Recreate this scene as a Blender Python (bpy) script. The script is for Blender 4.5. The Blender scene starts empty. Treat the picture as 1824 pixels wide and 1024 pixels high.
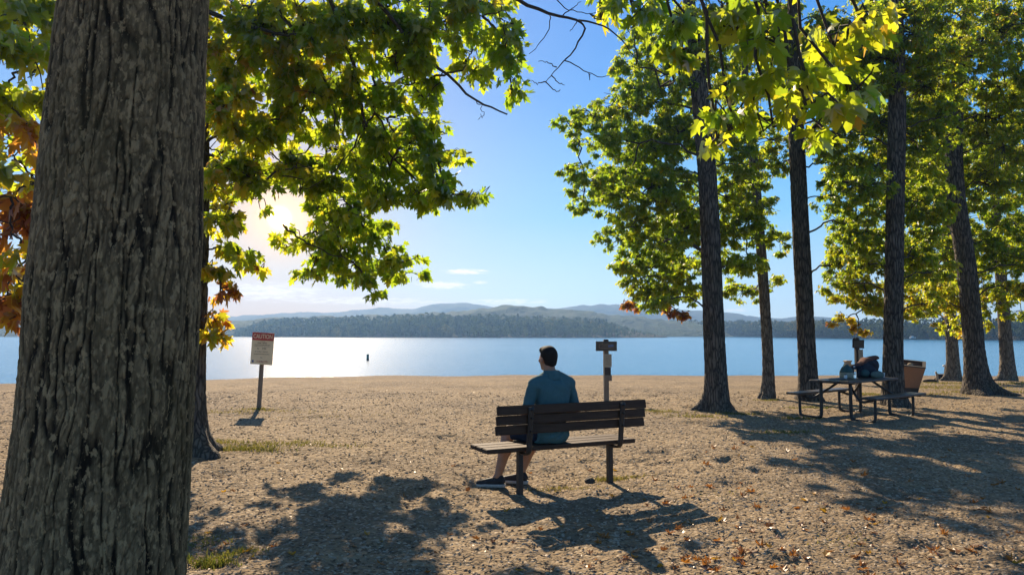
import bpy, math, random
import numpy as np
from mathutils import Vector, Matrix

rng = np.random.default_rng(7)
random.seed(7)
scene = bpy.context.scene
COL = scene.collection
R = math.radians

# ------------------------------------------------------------------ camera
F = 1300.0; CX, CY = 912.0, 512.0; HOR = 594.0; CAMZ = 1.5
PITCH = math.atan((HOR - CY) / F)
cp, sp = math.cos(PITCH), math.sin(PITCH)
def ray(px, py):
    a = (px - CX) / F; b = (CY - py) / F
    return np.array([a, cp - b * sp, sp + b * cp])
def at(px, py, Y):
    d = ray(px, py); t = Y / d[1]
    return np.array([d[0] * t, Y, CAMZ + d[2] * t])
def ysh(x):
    x = np.asarray(x, float)
    l = np.clip((-x - 5.0) / 16.0, 0, 3.0); r = np.clip((x - 14) / 10.0, 0, 6)
    return 34.0 - 6.2 * l ** 0.9 - 1.4 * r + 0.25 * np.sin(x * 0.45) + 0.15 * np.sin(x * 1.3 + 1)
def gz(x, y):
    s = ysh(x); t = np.clip((y - (s - 13)) / 13.0, 0, 1)
    return np.where(y > s, -0.45 - 0.065 * np.clip(y - s, 0, 40), -0.45 * t ** 2)
def ground(px, py):
    d = ray(px, py); t = CAMZ / max(1e-4, -d[2])
    for _ in range(20):
        z = float(gz(d[0] * t, d[1] * t)); t = (CAMZ - z) / -d[2]
    return np.array([d[0] * t, d[1] * t, z])

cam = bpy.data.cameras.new("camera"); cam.sensor_width = 36; cam.lens = F / 1824 * 36
cam.clip_start = 0.05; cam.clip_end = 20000
co = bpy.data.objects.new("camera", cam); COL.objects.link(co)
co.location = (0, 0, CAMZ); co.rotation_euler = (R(90) + PITCH, 0, 0); scene.camera = co

# ------------------------------------------------------------------ colour / noise helpers
def lin(c):
    c = np.array(c, float) / 255.0
    return tuple(np.where(c <= 0.04045, c / 12.92, ((c + 0.055) / 1.055) ** 2.4))
def hashf(ix, iy, seed=0):
    h = (ix.astype(np.int64) * 374761393 + iy.astype(np.int64) * 668265263 + seed * 1274126177) & 0xFFFFFFFF
    h = ((h ^ (h >> 13)) * 1274126177) & 0xFFFFFFFF
    h = (h ^ (h >> 16)) & 0xFFFFFFFF
    return h / 4294967295.0
def vnoise(x, y, seed=0, wrap=None):
    xi = np.floor(x); yi = np.floor(y); fx = x - xi; fy = y - yi
    fx = fx * fx * (3 - 2 * fx); fy = fy * fy * (3 - 2 * fy)
    x0, x1 = xi, xi + 1
    if wrap: x0, x1 = np.mod(x0, wrap), np.mod(x1, wrap)
    a = hashf(x0, yi, seed); b = hashf(x1, yi, seed); c = hashf(x0, yi + 1, seed); d = hashf(x1, yi + 1, seed)
    return (a * (1 - fx) + b * fx) * (1 - fy) + (c * (1 - fx) + d * fx) * fy
def fbm(x, y, oct=4, seed=0, wrap=None):
    s = 0; a = 0.5; t = 0
    for o in range(oct):
        s = s + a * vnoise(x, y, seed + o, wrap); t += a; a *= 0.5; x = x * 2; y = y * 2
        if wrap: wrap *= 2
    return s / t
def worley(x, y, seed=0, wrap=None):
    xi = np.floor(x); yi = np.floor(y)
    f1 = np.full(x.shape, 9.0); f2 = np.full(x.shape, 9.0); cid = np.zeros(x.shape)
    for dx in (-1, 0, 1):
        for dy in (-1, 0, 1):
            cx = xi + dx; cy = yi + dy
            hx = np.mod(cx, wrap) if wrap else cx
            jx = hashf(hx, cy, seed); jy = hashf(hx, cy, seed + 11)
            d = np.hypot(cx + 0.1 + 0.8 * jx - x, cy + 0.1 + 0.8 * jy - y)
            m = d < f1
            f2 = np.where(m, f1, np.minimum(f2, d)); cid = np.where(m, hashf(hx, cy, seed + 5), cid); f1 = np.where(m, d, f1)
    return f1, f2, cid
def sstep(a, b, x):
    t = np.clip((x - a) / (b - a), 0, 1); return t * t * (3 - 2 * t)

# ------------------------------------------------------------------ object helpers
def tag(o, label=None, cat=None, group=None, kind=None):
    if label: o["label"] = label
    if cat: o["category"] = cat
    if group: o["group"] = group
    if kind: o["kind"] = kind
    return o
def empty(name, loc, rz=0, label=None, cat=None, group=None):
    o = bpy.data.objects.new(name, None); COL.objects.link(o); o.empty_display_size = 0.1
    o.location = tuple(float(v) for v in loc); o.rotation_euler = (0, 0, rz)
    return tag(o, label, cat, group)
def link(name, me, m=None, parent=None):
    o = bpy.data.objects.new(name, me); COL.objects.link(o)
    if m is not None: me.materials.append(m)
    if parent is not None: o.parent = parent
    return o
def np_mesh(name, V, faces, attrs=None, smooth=True):
    """faces: list of int arrays (n,k). attrs: {name: per-vertex float}"""
    me = bpy.data.meshes.new(name)
    V = np.ascontiguousarray(V, np.float32).reshape(-1, 3)
    me.vertices.add(len(V)); me.vertices.foreach_set("co", V.ravel())
    faces = [np.asarray(f, np.int32) for f in faces if len(f)]
    tot = np.concatenate([np.full(len(f), f.shape[1], np.int32) for f in faces])
    lv = np.concatenate([f.ravel() for f in faces])
    me.loops.add(len(lv)); me.loops.foreach_set("vertex_index", lv)
    me.polygons.add(len(tot))
    st = np.zeros(len(tot), np.int32); st[1:] = np.cumsum(tot)[:-1]
    me.polygons.foreach_set("loop_start", st)
    try: me.polygons.foreach_set("loop_total", tot)
    except Exception: pass
    me.polygons.foreach_set("use_smooth", np.full(len(tot), bool(smooth)))
    for k, v in (attrs or {}).items():
        a = me.attributes.new(k, 'FLOAT', 'POINT'); a.data.foreach_set("value", np.ascontiguousarray(v, np.float32))
    me.update(calc_edges=True); me.validate()
    return me
class MB:
    """collects primitives into one mesh"""
    def __init__(s): s.v = []; s.f = {}; s.n = 0; s.at = []
    def add(s, V, faces, val=0.0):
        V = np.asarray(V, float).reshape(-1, 3)
        for f in faces:
            f = np.asarray(f, int)
            if f.ndim == 1: f = f[None]
            s.f.setdefault(f.shape[1], []).append(f + s.n)
        s.v.append(V); s.n += len(V); s.at.append(np.broadcast_to(np.asarray(val, float), (len(V),)))
        return s
    def box(s, c, size, rot=None, bev=0.0, val=0.0, taper=1.0):
        hx, hy, hz = [q / 2 for q in size]; b = min(bev, hx * .9, hy * .9, hz * .9)
        if b <= 0:
            V = np.array([[x, y, z] for z in (-hz, hz) for (x, y) in ((-hx, -hy), (hx, -hy), (hx, hy), (-hx, hy))])
            Fs = [[0, 3, 2, 1], [4, 5, 6, 7], [0, 1, 5, 4], [1, 2, 6, 5], [2, 3, 7, 6], [3, 0, 4, 7]]
        else:
            def ring(x, y, z, c):
                return [[-x + c, -y, z], [x - c, -y, z], [x, -y + c, z], [x, y - c, z], [x - c, y, z], [-x + c, y, z], [-x, y - c, z], [-x, -y + c, z]]
            V = np.array(ring(hx - b, hy - b, -hz, b * .3) + ring(hx, hy, -hz + b, b) + ring(hx, hy, hz - b, b) + ring(hx - b, hy - b, hz, b * .3))
            Fs = [list(range(7, -1, -1)), list(range(24, 32))]
            for k in range(3):
                for i in range(8):
                    j = (i + 1) % 8; Fs.append([k * 8 + i, k * 8 + j, k * 8 + 8 + j, k * 8 + 8 + i])
        V = V.copy()
        if taper != 1.0:
            t = (V[:, 2] + hz) / (2 * hz); V[:, :2] *= (1 + (taper - 1) * t)[:, None]
        if rot is not None: V = V @ np.array(rot).T
        return s.add(V + np.array(c), Fs, val)
    def tube(s, P, r, seg=8, cap=True, val=0.0, flat=None):
        P = np.asarray(P, float); n = len(P); r = np.broadcast_to(np.asarray(r, float), (n,))
        T = np.gradient(P, axis=0); T /= np.linalg.norm(T, axis=1)[:, None] + 1e-9
        ref = np.array([0, 0, 1.0]) if abs(T[:, 2]).max() < .9 else np.array([1.0, 0.02, 0])
        if abs(T @ ref).max() > .97: ref = np.array([0.1, 1.0, 0.05])
        A = np.cross(T, ref); A /= np.linalg.norm(A, axis=1)[:, None] + 1e-9
        B = np.cross(T, A)
        th = np.linspace(0, 2 * math.pi, seg, endpoint=False)
        fa, fb = flat or (1, 1)
        V = P[:, None] + r[:, None, None] * (fa * np.cos(th)[None, :, None] * A[:, None] + fb * np.sin(th)[None, :, None] * B[:, None])
        i = np.arange(n - 1)[:, None]; j = np.arange(seg)[None]; jn = (j + 1) % seg
        q = np.stack([i * seg + j, (i + 1) * seg + j, (i + 1) * seg + jn, i * seg + jn], -1).reshape(-1, 4)
        fs = [q]
        if cap: fs += [np.arange(seg), (n - 1) * seg + np.arange(seg)[::-1]]
        return s.add(V.reshape(-1, 3), fs, val)
    def lathe(s, prof, seg=24, c=(0, 0, 0), val=0.0):
        th = np.linspace(0, 2 * math.pi, seg, endpoint=False)
        V = np.array([[r * math.cos(t), r * math.sin(t), z] for r, z in prof for t in th]) + np.array(c)
        n = len(prof); i = np.arange(n - 1)[:, None]; j = np.arange(seg)[None]; jn = (j + 1) % seg
        q = np.stack([i * seg + j, i * seg + jn, (i + 1) * seg + jn, (i + 1) * seg + j], -1).reshape(-1, 4)
        return s.add(V, [q, np.arange(seg)[::-1], (n - 1) * seg + np.arange(seg)], val)
    def mesh(s, name, smooth=False):
        return np_mesh(name, np.concatenate(s.v), [np.concatenate(f) for f in s.f.values()], {"val": np.concatenate(s.at)}, smooth)
    def build(s, name, m, parent=None, smooth=False):
        return link(name, s.mesh(name, smooth), m, parent)
def rotz(a): c, s = math.cos(a), math.sin(a); return np.array([[c, -s, 0], [s, c, 0], [0, 0, 1]])
def rotx(a): c, s = math.cos(a), math.sin(a); return np.array([[1, 0, 0], [0, c, -s], [0, s, c]])
def roty(a): c, s = math.cos(a), math.sin(a); return np.array([[c, 0, s], [0, 1, 0], [-s, 0, c]])
def spline(P, n):
    P = np.asarray(P, float); k = len(P)
    if k < 3: t = np.linspace(0, 1, n)[:, None]; return P[0] * (1 - t) + P[-1] * t
    Q = np.vstack([2 * P[0] - P[1], P, 2 * P[-1] - P[-2]])
    out = []
    for u in np.linspace(0, k - 1, n):
        i = min(int(u), k - 2); t = u - i; p0, p1, p2, p3 = Q[i:i + 4]
        out.append(.5 * (2 * p1 + (p2 - p0) * t + (2 * p0 - 5 * p1 + 4 * p2 - p3) * t * t + (3 * p1 - p0 - 3 * p2 + p3) * t ** 3))
    return np.array(out)

# ------------------------------------------------------------------ materials
def newmat(name):
    m = bpy.data.materials.new(name); m.use_nodes = True; nt = m.node_tree; nt.nodes.clear()
    out = nt.nodes.new('ShaderNodeOutputMaterial'); return m, nt, out
def N(nt, t, **kw):
    n = nt.nodes.new(t)
    for k, v in kw.items():
        if k.startswith('i_'): n.inputs[k[2:].replace('_', ' ')].default_value = v
        else: setattr(n, k, v)
    return n
def ramp(nt, fac, stops):
    r = nt.nodes.new('ShaderNodeValToRGB'); e = r.color_ramp.elements
    while len(e) < len(stops): e.new(0.5)
    for k, (p, c) in enumerate(stops):
        e[k].position = p; e[k].color = (*c[:3], 1)
    nt.links.new(fac, r.inputs[0]); return r.outputs[0]
def math_(nt, op, a, b=None):
    n = nt.nodes.new('ShaderNodeMath'); n.operation = op
    for i, v in enumerate((a, b)):
        if v is None: continue
        if isinstance(v, (int, float)): n.inputs[i].default_value = v
        else: nt.links.new(v, n.inputs[i])
    return n.outputs[0]
def mixc(nt, fac, a, b, blend='MIX'):
    n = nt.nodes.new('ShaderNodeMix'); n.data_type = 'RGBA'; n.blend_type = blend
    for s, v in ((n.inputs[0], fac), (n.inputs[6], a), (n.inputs[7], b)):
        if isinstance(v, (int, float)): s.default_value = v
        elif isinstance(v, tuple): s.default_value = (*v[:3], 1)
        else: nt.links.new(v, s)
    return n.outputs[2]
def coords(nt, scale=(1, 1, 1), kind='Object', rot=(0, 0, 0)):
    tc = N(nt, 'ShaderNodeTexCoord'); mp = N(nt, 'ShaderNodeMapping'); mp.inputs['Scale'].default_value = scale; mp.inputs['Rotation'].default_value = rot
    nt.links.new(tc.outputs[kind], mp.inputs[0]); return mp.outputs[0]
def noise(nt, vec, scale=5, detail=4, rough=.6, dist=0):
    n = N(nt, 'ShaderNodeTexNoise'); n.inputs['Scale'].default_value = scale; n.inputs['Detail'].default_value = detail
    n.inputs['Roughness'].default_value = rough; n.inputs['Distortion'].default_value = dist; nt.links.new(vec, n.inputs[0]); return n.outputs[0]
def bump(nt, h, strength=.5, dist=.01, normal=None):
    b = N(nt, 'ShaderNodeBump'); b.inputs['Strength'].default_value = strength; b.inputs['Distance'].default_value = dist
    nt.links.new(h, b.inputs['Height'])
    if normal is not None: nt.links.new(normal, b.inputs['Normal'])
    return b.outputs[0]
def basic(name, c1, c2=None, rough=.6, scale=8, stretch=(1, 1, 1), bstr=.3, bdist=.004, metal=0.0, spec=.5, detail=5):
    m, nt, out = newmat(name); p = N(nt, 'ShaderNodeBsdfPrincipled'); nt.links.new(p.outputs[0], out.inputs[0])
    c2 = c2 or tuple(v * .7 for v in c1)
    v = coords(nt, stretch); n = noise(nt, v, scale, detail)
    nt.links.new(ramp(nt, n, [(.3, c2), (.7, c1)]), p.inputs['Base Color'])
    p.inputs['Metallic'].default_value = metal; p.inputs['Specular IOR Level'].default_value = spec
    n2 = noise(nt, v, scale * 4, 3)
    rr = math_(nt, 'ADD', math_(nt, 'MULTIPLY', n2, .25), rough - .12); nt.links.new(rr, p.inputs['Roughness'])
    if bstr: nt.links.new(bump(nt, n2, bstr, bdist), p.inputs['Normal'])
    return m
def bark_mat(name, dark, light, moss, scale=1.0, bstr=1.0, attr=False):
    m, nt, out = newmat(name); p = N(nt, 'ShaderNodeBsdfPrincipled'); nt.links.new(p.outputs[0], out.inputs[0])
    v = coords(nt, (1, 1, .16)); v1 = coords(nt)
    vo = N(nt, 'ShaderNodeTexVoronoi'); vo.feature = 'DISTANCE_TO_EDGE'; vo.inputs['Scale'].default_value = 26 * scale
    wv = N(nt, 'ShaderNodeVectorMath'); wv.operation = 'ADD'; nt.links.new(v, wv.inputs[0])
    nz = N(nt, 'ShaderNodeTexNoise'); nz.inputs['Scale'].default_value = 14 * scale; nt.links.new(v, nz.inputs[0])
    sc = N(nt, 'ShaderNodeVectorMath'); sc.operation = 'SCALE'; sc.inputs['Scale'].default_value = .05 / scale; nt.links.new(nz.outputs[1], sc.inputs[0]); nt.links.new(sc.outputs[0], wv.inputs[1])
    nt.links.new(wv.outputs[0], vo.inputs[0])
    fine = noise(nt, v, 60 * scale, 6, .7); big = noise(nt, v1, 2.2, 3)
    cr = N(nt, 'ShaderNodeMapRange'); cr.inputs['From Max'].default_value = .28; nt.links.new(vo.outputs['Distance'], cr.inputs[0])
    h = math_(nt, 'ADD', math_(nt, 'MULTIPLY', cr.outputs[0], .8), math_(nt, 'MULTIPLY', fine, .5))
    if attr:
        a = N(nt, 'ShaderNodeAttribute'); a.attribute_name = 'val'
        hh = math_(nt, 'ADD', math_(nt, 'MULTIPLY', a.outputs['Fac'], .85), math_(nt, 'MULTIPLY', fine, .55))
        c = ramp(nt, hh, [(.42, dark), (.72, tuple(x * .6 + y * .4 for x, y in zip(dark, light))), (.98, light)])
        iso = noise(nt, coords(nt, (1, 1, .5)), 95, 5, .75); h = math_(nt, 'ADD', fine, math_(nt, 'MULTIPLY', iso, 1.2))
        sp_ = noise(nt, coords(nt, (1, 1, .5)), 48, 4, .6)
        c = mixc(nt, ramp(nt, sp_, [(.55, (0, 0, 0)), (.62, (.75, .75, .75))]), c, tuple(min(1, x * 1.35) for x in light))
    else:
        c = ramp(nt, h, [(.25, dark), (.95, light)])
    c = mixc(nt, ramp(nt, big, [(.48, (0, 0, 0)), (.75, (.5, .5, .5))]), c, moss)
    nt.links.new(c, p.inputs['Base Color']); p.inputs['Roughness'].default_value = .9; p.inputs['Specular IOR Level'].default_value = .25
    nt.links.new(bump(nt, h, bstr, .02 if not attr else .016), p.inputs['Normal'])
    return m
def leaf_mat(name, stops, tstops, trans=.70, gloss=.06):
    """stops over attribute 'val' (0 green .. 1 orange-brown): reflectance; tstops: transmission"""
    m, nt, out = newmat(name)
    a = N(nt, 'ShaderNodeAttribute'); a.attribute_name = 'val'
    c1 = ramp(nt, a.outputs['Fac'], stops); c2 = ramp(nt, a.outputs['Fac'], tstops)
    d = N(nt, 'ShaderNodeBsdfDiffuse'); t = N(nt, 'ShaderNodeBsdfTranslucent'); g = N(nt, 'ShaderNodeBsdfGlossy'); g.inputs['Roughness'].default_value = .42
    nt.links.new(c1, d.inputs[0]); nt.links.new(c2, t.inputs[0])
    m1 = N(nt, 'ShaderNodeMixShader'); m1.inputs[0].default_value = trans; nt.links.new(d.outputs[0], m1.inputs[1]); nt.links.new(t.outputs[0], m1.inputs[2])
    fr = N(nt, 'ShaderNodeFresnel'); fr.inputs[0].default_value = 1.4
    m2 = N(nt, 'ShaderNodeMixShader'); nt.links.new(math_(nt, 'MULTIPLY', fr.outputs[0], gloss * 2.5), m2.inputs[0]); nt.links.new(m1.outputs[0], m2.inputs[1]); nt.links.new(g.outputs[0], m2.inputs[2])
    nt.links.new(m2.outputs[0], out.inputs[0]); return m

M = {}
M['bark_near'] = bark_mat('bark_near', (.018, .012, .006), (.40, .28, .14), (.12, .09, .034), attr=True, bstr=.8)
M['bark'] = bark_mat('bark', (.022, .019, .016), (.15, .125, .095), (.07, .065, .04), scale=.8)
M['bark_pale'] = bark_mat('bark_pale', (.05, .042, .033), (.24, .20, .15), (.12, .105, .07), scale=.9, bstr=.7)
M['twig'] = basic('twig', (.05, .04, .03), rough=.85, scale=20)
green = [(0, (.036, .080, .014)), (.35, (.068, .118, .016)), (.55, (.14, .14, .02)), (.72, (.20, .13, .02)), (.86, (.22, .075, .018)), (1, (.13, .045, .02))]
gtr = [(0, (.33, .52, .025)), (.35, (.58, .66, .028)), (.55, (.82, .68, .03)), (.72, (.74, .42, .03)), (.86, (.56, .21, .05)), (1, (.34, .13, .05))]
M['leaf'] = leaf_mat('leaf', green, gtr)
M['leaf_small'] = leaf_mat('leaf_small', green, gtr, trans=.70, gloss=.04)
M['leaf_dry'] = leaf_mat('leaf_dry', [(0, (.16, .085, .04)), (.4, (.25, .12, .045)), (.7, (.34, .15, .03)), (1, (.5, .30, .04))],
                         [(0, (.2, .1, .04)), (.4, (.4, .16, .04)), (.7, (.6, .25, .03)), (1, (.7, .5, .04))], trans=.3, gloss=.04)
M['grass'] = leaf_mat('grass', [(0, (.06, .085, .02)), (.5, (.14, .13, .035)), (1, (.30, .23, .10))], [(0, (.14, .19, .025)), (.5, (.30, .27, .05)), (1, (.42, .33, .11))], trans=.35, gloss=.02)
M['chip'] = leaf_mat('chip', [(0, (.07, .05, .035)), (.5, (.22, .165, .11)), (1, (.5, .41, .30))], [(0, (.05, .04, .03)), (1, (.1, .08, .05))], trans=.08, gloss=.02)
M['metal'] = basic('painted_metal', (.026, .022, .018), (.016, .014, .012), rough=.5, scale=30, bstr=.15, bdist=.001)
M['plank'] = basic('dark_plank', (.075, .043, .024), (.036, .021, .013), rough=.72, spec=.25, scale=6, stretch=(1, 14, 14), bstr=.35, bdist=.002)
M['table_plank'] = basic('table_plank', (.055, .046, .040), (.026, .022, .020), rough=.42, scale=6, stretch=(1, 12, 12), bstr=.3, bdist=.002)
M['oldwood'] = basic('weathered_wood', (.26, .20, .14), (.12, .09, .065), rough=.85, scale=7, stretch=(9, 9, .7), bstr=.7, bdist=.004)
M['darkwood'] = basic('dark_wood', (.055, .042, .033), (.025, .02, .017), rough=.8, scale=7, stretch=(9, 9, .8), bstr=.6, bdist=.004)
M['palewood'] = basic('pale_wood', (.48, .37, .25), (.30, .22, .14), rough=.85, scale=6, stretch=(8, 8, .7), bstr=.6, bdist=.004)
M['board'] = basic('sign_board_wood', (.10, .085, .062), (.05, .043, .033), rough=.8, scale=6, stretch=(1, 8, 9), bstr=.5, bdist=.003)
M['paper'] = basic('notice_paper', (.42, .36, .26), (.33, .28, .2), rough=.8, scale=9, bstr=.1)
M['cream'] = basic('cream_sheet', (.80, .67, .43), (.70, .57, .36), rough=.5, scale=5, bstr=.08)
M['red'] = basic('sign_red', (.46, .045, .035), (.36, .035, .03), rough=.5, scale=6, bstr=.08)
M['ink'] = basic('ink', (.06, .05, .045), rough=.7, scale=20, bstr=0)
M['ink_red'] = basic('ink_red', (.42, .07, .06), rough=.7, scale=20, bstr=0)
M['ink_blue'] = basic('ink_blue', (.10, .16, .32), rough=.7, scale=20, bstr=0)
M['white'] = basic('white_paint', (.75, .73, .68), (.6, .58, .54), rough=.5, scale=6, bstr=.05)
M['rock'] = basic('rock', (.09, .075, .06), (.035, .03, .025), rough=.9, scale=14, bstr=.9, bdist=.01)

# ------------------------------------------------------------------ tree builders
def leaf_template(kind):
    if kind == 'maple':
        half = [(-.05, .12), (.0, .24), (.11, .38), (.19, .27), (.27, .22), (.44, .33), (.67, .45), (.60, .28), (.53, .18), (.70, .19), (.84, .09)]
    elif kind == 'oak':
        half = [(-.04, .12), (.14, .40), (.26, .13), (.46, .32), (.64, .40), (.58, .12), (.80, .14)]
    else:
        half = [(.12, .22), (.42, .32), (.60, .16)]
    pts = [(0, 0)] + half + [(1, 0)] + [(u, -v) for u, v in half[::-1]]
    pts = [(.34, 0)] + pts
    P = np.array(pts, float); n = len(P) - 1
    z = -.28 * np.abs(P[:, 1]) - .22 * P[:, 0] ** 2
    T = np.column_stack([P[:, 0], P[:, 1], z])
    tri = np.array([[0, 1 + i, 1 + (i + 1) % n] for i in range(n)])
    return T, tri
TEMPL = {k: leaf_template(k) for k in ('maple', 'oak', 'simple')}
def unit(v): return v / (np.linalg.norm(v, axis=-1, keepdims=True) + 1e-9)
def leaves_mesh(name, pos, tip, nrm, size, val, kind):
    T, tri = TEMPL[kind]; n = len(pos)
    tip = unit(tip); nrm = unit(nrm - (nrm * tip).sum(1, keepdims=True) * tip); side = np.cross(nrm, tip)
    fold = rng.uniform(.2, 2.4, n); wid = rng.uniform(.8, 1.15, n)
    L = T[None] * size[:, None, None]
    V = pos[:, None] + L[..., 0:1] * tip[:, None] + (L[..., 1:2] * wid[:, None, None]) * side[:, None] + (L[..., 2:3] * fold[:, None, None]) * nrm[:, None]
    f = (tri[None] + (np.arange(n) * len(T))[:, None, None]).reshape(-1, 3)
    return np_mesh(name, V.reshape(-1, 3), [f], {"val": np.repeat(val, len(T))}, smooth=False)
def tubes_batch(mb, P, r0, r1, seg=4):
    """P (T,K,3)"""
    Tn, K, _ = P.shape
    D = unit(P[:, -1] - P[:, 0]); ref = np.where(np.abs(D[:, 2:3]) > .8, np.array([[1., 0, 0]]), np.array([[0, 0, 1.]]))
    A = unit(np.cross(D, ref)); B = np.cross(D, A)
    rr = np.linspace(0, 1, K)[None] * (r1 - r0)[:, None] + r0[:, None]
    th = np.linspace(0, 2 * math.pi, seg, endpoint=False)
    off = np.cos(th)[None, :, None] * A[:, None] + np.sin(th)[None, :, None] * B[:, None]
    V = P[:, :, None] + rr[..., None, None] * off[:, None]
    b = (np.arange(Tn) * K * seg)[:, None, None]; i = np.arange(K - 1)[None, :, None]; j = np.arange(seg)[None, None]; jn = (j + 1) % seg
    q = np.stack([b + i * seg + j, b + (i + 1) * seg + j, b + (i + 1) * seg + jn, b + i * seg + jn], -1).reshape(-1, 4)
    mb.add(V.reshape(-1, 3), [q])
class Tree:
    def __init__(s, name, base, label, cat, group, kind, leaf, bark, leafmat):
        s.root = empty(name, base, 0, label, cat, group); s.base = np.array(base, float)
        s.limbs = []; s.kind, s.leaf, s.bark, s.leafmat = kind, leaf, bark, leafmat
        s.pos, s.tip, s.nrm, s.size, s.val = [], [], [], [], []
    def loc(s, P): return np.asarray(P, float) - s.base
    def trunk(s, path, rad, seg=72, rows=160, flare=.9, bark_depth=.012, seed=1, lobes=5, fh=.28):
        P = spline(path, rows); s.path = P; n = rows
        hgt = np.concatenate([[0], np.cumsum(np.linalg.norm(np.diff(P, axis=0), axis=1))]); s.hgt = hgt
        r = np.interp(hgt, [q[0] for q in rad], [q[1] for q in rad]); s.rad = r
        th = np.linspace(0, 2 * math.pi, seg, endpoint=False)
        H, TH = np.meshgrid(hgt, th, indexing='ij')
        lob = np.zeros_like(TH); rr = random.Random(seed)
        for k in range(lobes):
            a = rr.uniform(0, 2 * math.pi); w = rr.uniform(5, 12); lob = np.maximum(lob, rr.uniform(.6, 1.2) * np.exp(w * (np.cos(TH - a) - 1)))
        fl = np.exp(-H / fh); fl2 = np.exp(-H / (fh * .38))
        rad_ = r[:, None] * (1 + flare * fl * (.35 + .55 * lob) + flare * 1.1 * fl2 * lob * lob)
        rad_ *= 1 + .06 * (fbm(TH / 6.2832 * 4, H * 1.2, 3, seed, 4) - .5)
        wr = max(8, int(round(2 * math.pi * r[0] / .05)))
        u = TH / (2 * math.pi) * wr + 1.2 * (fbm(TH / 6.2832 * 8, H * 3, 2, seed + 3, 8) - .5)
        f1, f2, _ = worley(u, H / .19, seed, wr)
        ridge = sstep(.0, .35, f2 - f1)
        rad_ += bark_depth * (ridge - .6)
        V = P[:, None] - s.base + rad_[..., None] * np.stack([np.cos(TH), np.sin(TH), 0 * TH], -1)
        V[0, :, 2] -= .12
        i = np.arange(n - 1)[:, None]; j = np.arange(seg)[None]; jn = (j + 1) % seg
        q = np.stack([i * seg + j, i * seg + jn, (i + 1) * seg + jn, (i + 1) * seg + j], -1).reshape(-1, 4)
        me = np_mesh('trunk', V.reshape(-1, 3), [q, (np.arange(seg) + (n - 1) * seg)[None]], {"val": ridge.ravel()})
        return link('trunk', me, s.bark, s.root)
    def on(s, z):
        k = int(np.argmin(np.abs(s.path[:, 2] - z))); return s.path[k], s.rad[k]
    def clump(s, C, rad, n_twig, per, start=None, val=(.2, .12), size=None, limb=True, r0=None, droop=.85, hubs=5, flat=.25, via=None):
        C = np.asarray(C, float); rad = np.asarray(rad, float); mb = MB(); size = size or s.leaf
        if start is None:
            z = min(max(C[2] - .25 * np.linalg.norm(C[:2] - s.base[:2]), s.path[:, 2].min() + 1.2), s.path[:, 2].max() - .1)
            start, r = s.on(z)
            if s.limbs:
                Q = np.concatenate(s.limbs); cost = np.linalg.norm(Q - C, axis=1) + .25 * np.linalg.norm(Q - start, axis=1)
                k = int(np.argmin(cost))
                if cost[k] < .8 * np.linalg.norm(C - start): start = Q[k]; r = .05
            r0 = r0 or max(.012, min(.36 * r, .012 + .008 * np.linalg.norm(C - start)))
        start = np.asarray(start, float); r0 = r0 or .03
        d = C - start; L = np.linalg.norm(d)
        far = C + unit(d) * rad * .55
        mid = start + d * .5 + np.array([0, 0, .10 * L]) + rng.normal(0, .05 * L, 3)
        pts = [start] + ([np.asarray(v, float) for v in via] if via else [mid]) + [C, far]
        LP = spline(pts, 16); wob = rng.normal(0, .02 * min(L, 2), LP.shape); wob[0] = 0; LP = LP + wob
        if limb: mb.tube(s.loc(LP), np.linspace(r0, .006, 16), 7)
        s.limbs.append(LP[3:13])
        hub = LP[-8:][np.linspace(0, 7, hubs).astype(int)]
        # sub-branches
        v = unit(rng.normal(size=(n_twig, 3))) * (rng.random((n_twig, 1)) ** .45)
        A = C + v * rad
        # pull anchors towards a few secondary centres => clumpy outline
        ns = max(3, n_twig // 7); sec = C + unit(rng.normal(size=(ns, 3))) * (rng.random((ns, 1)) ** .5) * rad * .95
        k = np.argmin(((A[:, None] - sec[None]) ** 2).sum(-1), 1); A = A * .62 + sec[k] * .38
        hh = hub[np.argmin(((sec[:, None] - hub[None]) ** 2).sum(-1), 1)]
        sb = np.stack([hh, hh * .5 + sec * .5 + rng.normal(0, .04, sec.shape) + [0, 0, .05], sec], 1)
        tubes_batch(mb, s.loc(sb), np.full(ns, .009), np.full(ns, .005))
        st = sec[k]
        tw = np.stack([st, st * .5 + A * .5 + rng.normal(0, .03, A.shape), A - [0, 0, .03]], 1)
        tubes_batch(mb, s.loc(tw), np.full(n_twig, .005), np.full(n_twig, .0025), 3)
        b = mb.build('branch', M['twig'], s.root, smooth=True)
        n = n_twig * per
        ti = np.repeat(np.arange(n_twig), per); u = rng.random((n, 1)) ** .7
        p = tw[ti, 0] * (1 - u) + A[ti] * u
        out = unit(A - C + rng.normal(0, .25, A.shape) * rad)[ti]; out[:, 2] *= .5
        hz = rng.normal(size=(n, 3)); hz[:, 2] *= .35
        dirn = unit(out * .8 + unit(hz) * .9)
        p = p + dirn * size * rng.uniform(.15, .75, (n, 1)) + rng.normal(0, size * .25, (n, 3)) * [1, 1, .5]
        tip = dirn * .8 + rng.normal(0, .3, (n, 3)) + np.array([0, 0, -1.0]) * rng.uniform(droop - .45, droop + .55, (n, 1))
        nr = rng.normal(0, .8, (n, 3)) + np.array([0, 0, 1.0]) * flat + dirn * .35
        s.pos.append(s.loc(p)); s.tip.append(tip); s.nrm.append(nr)
        s.size.append(size * rng.uniform(.6, 1.25, n)); s.val.append(np.clip(rng.normal(val[0], val[1], n) + rng.normal(0, val[1] * .7, n_twig)[ti], 0, 1))
        return LP
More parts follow.
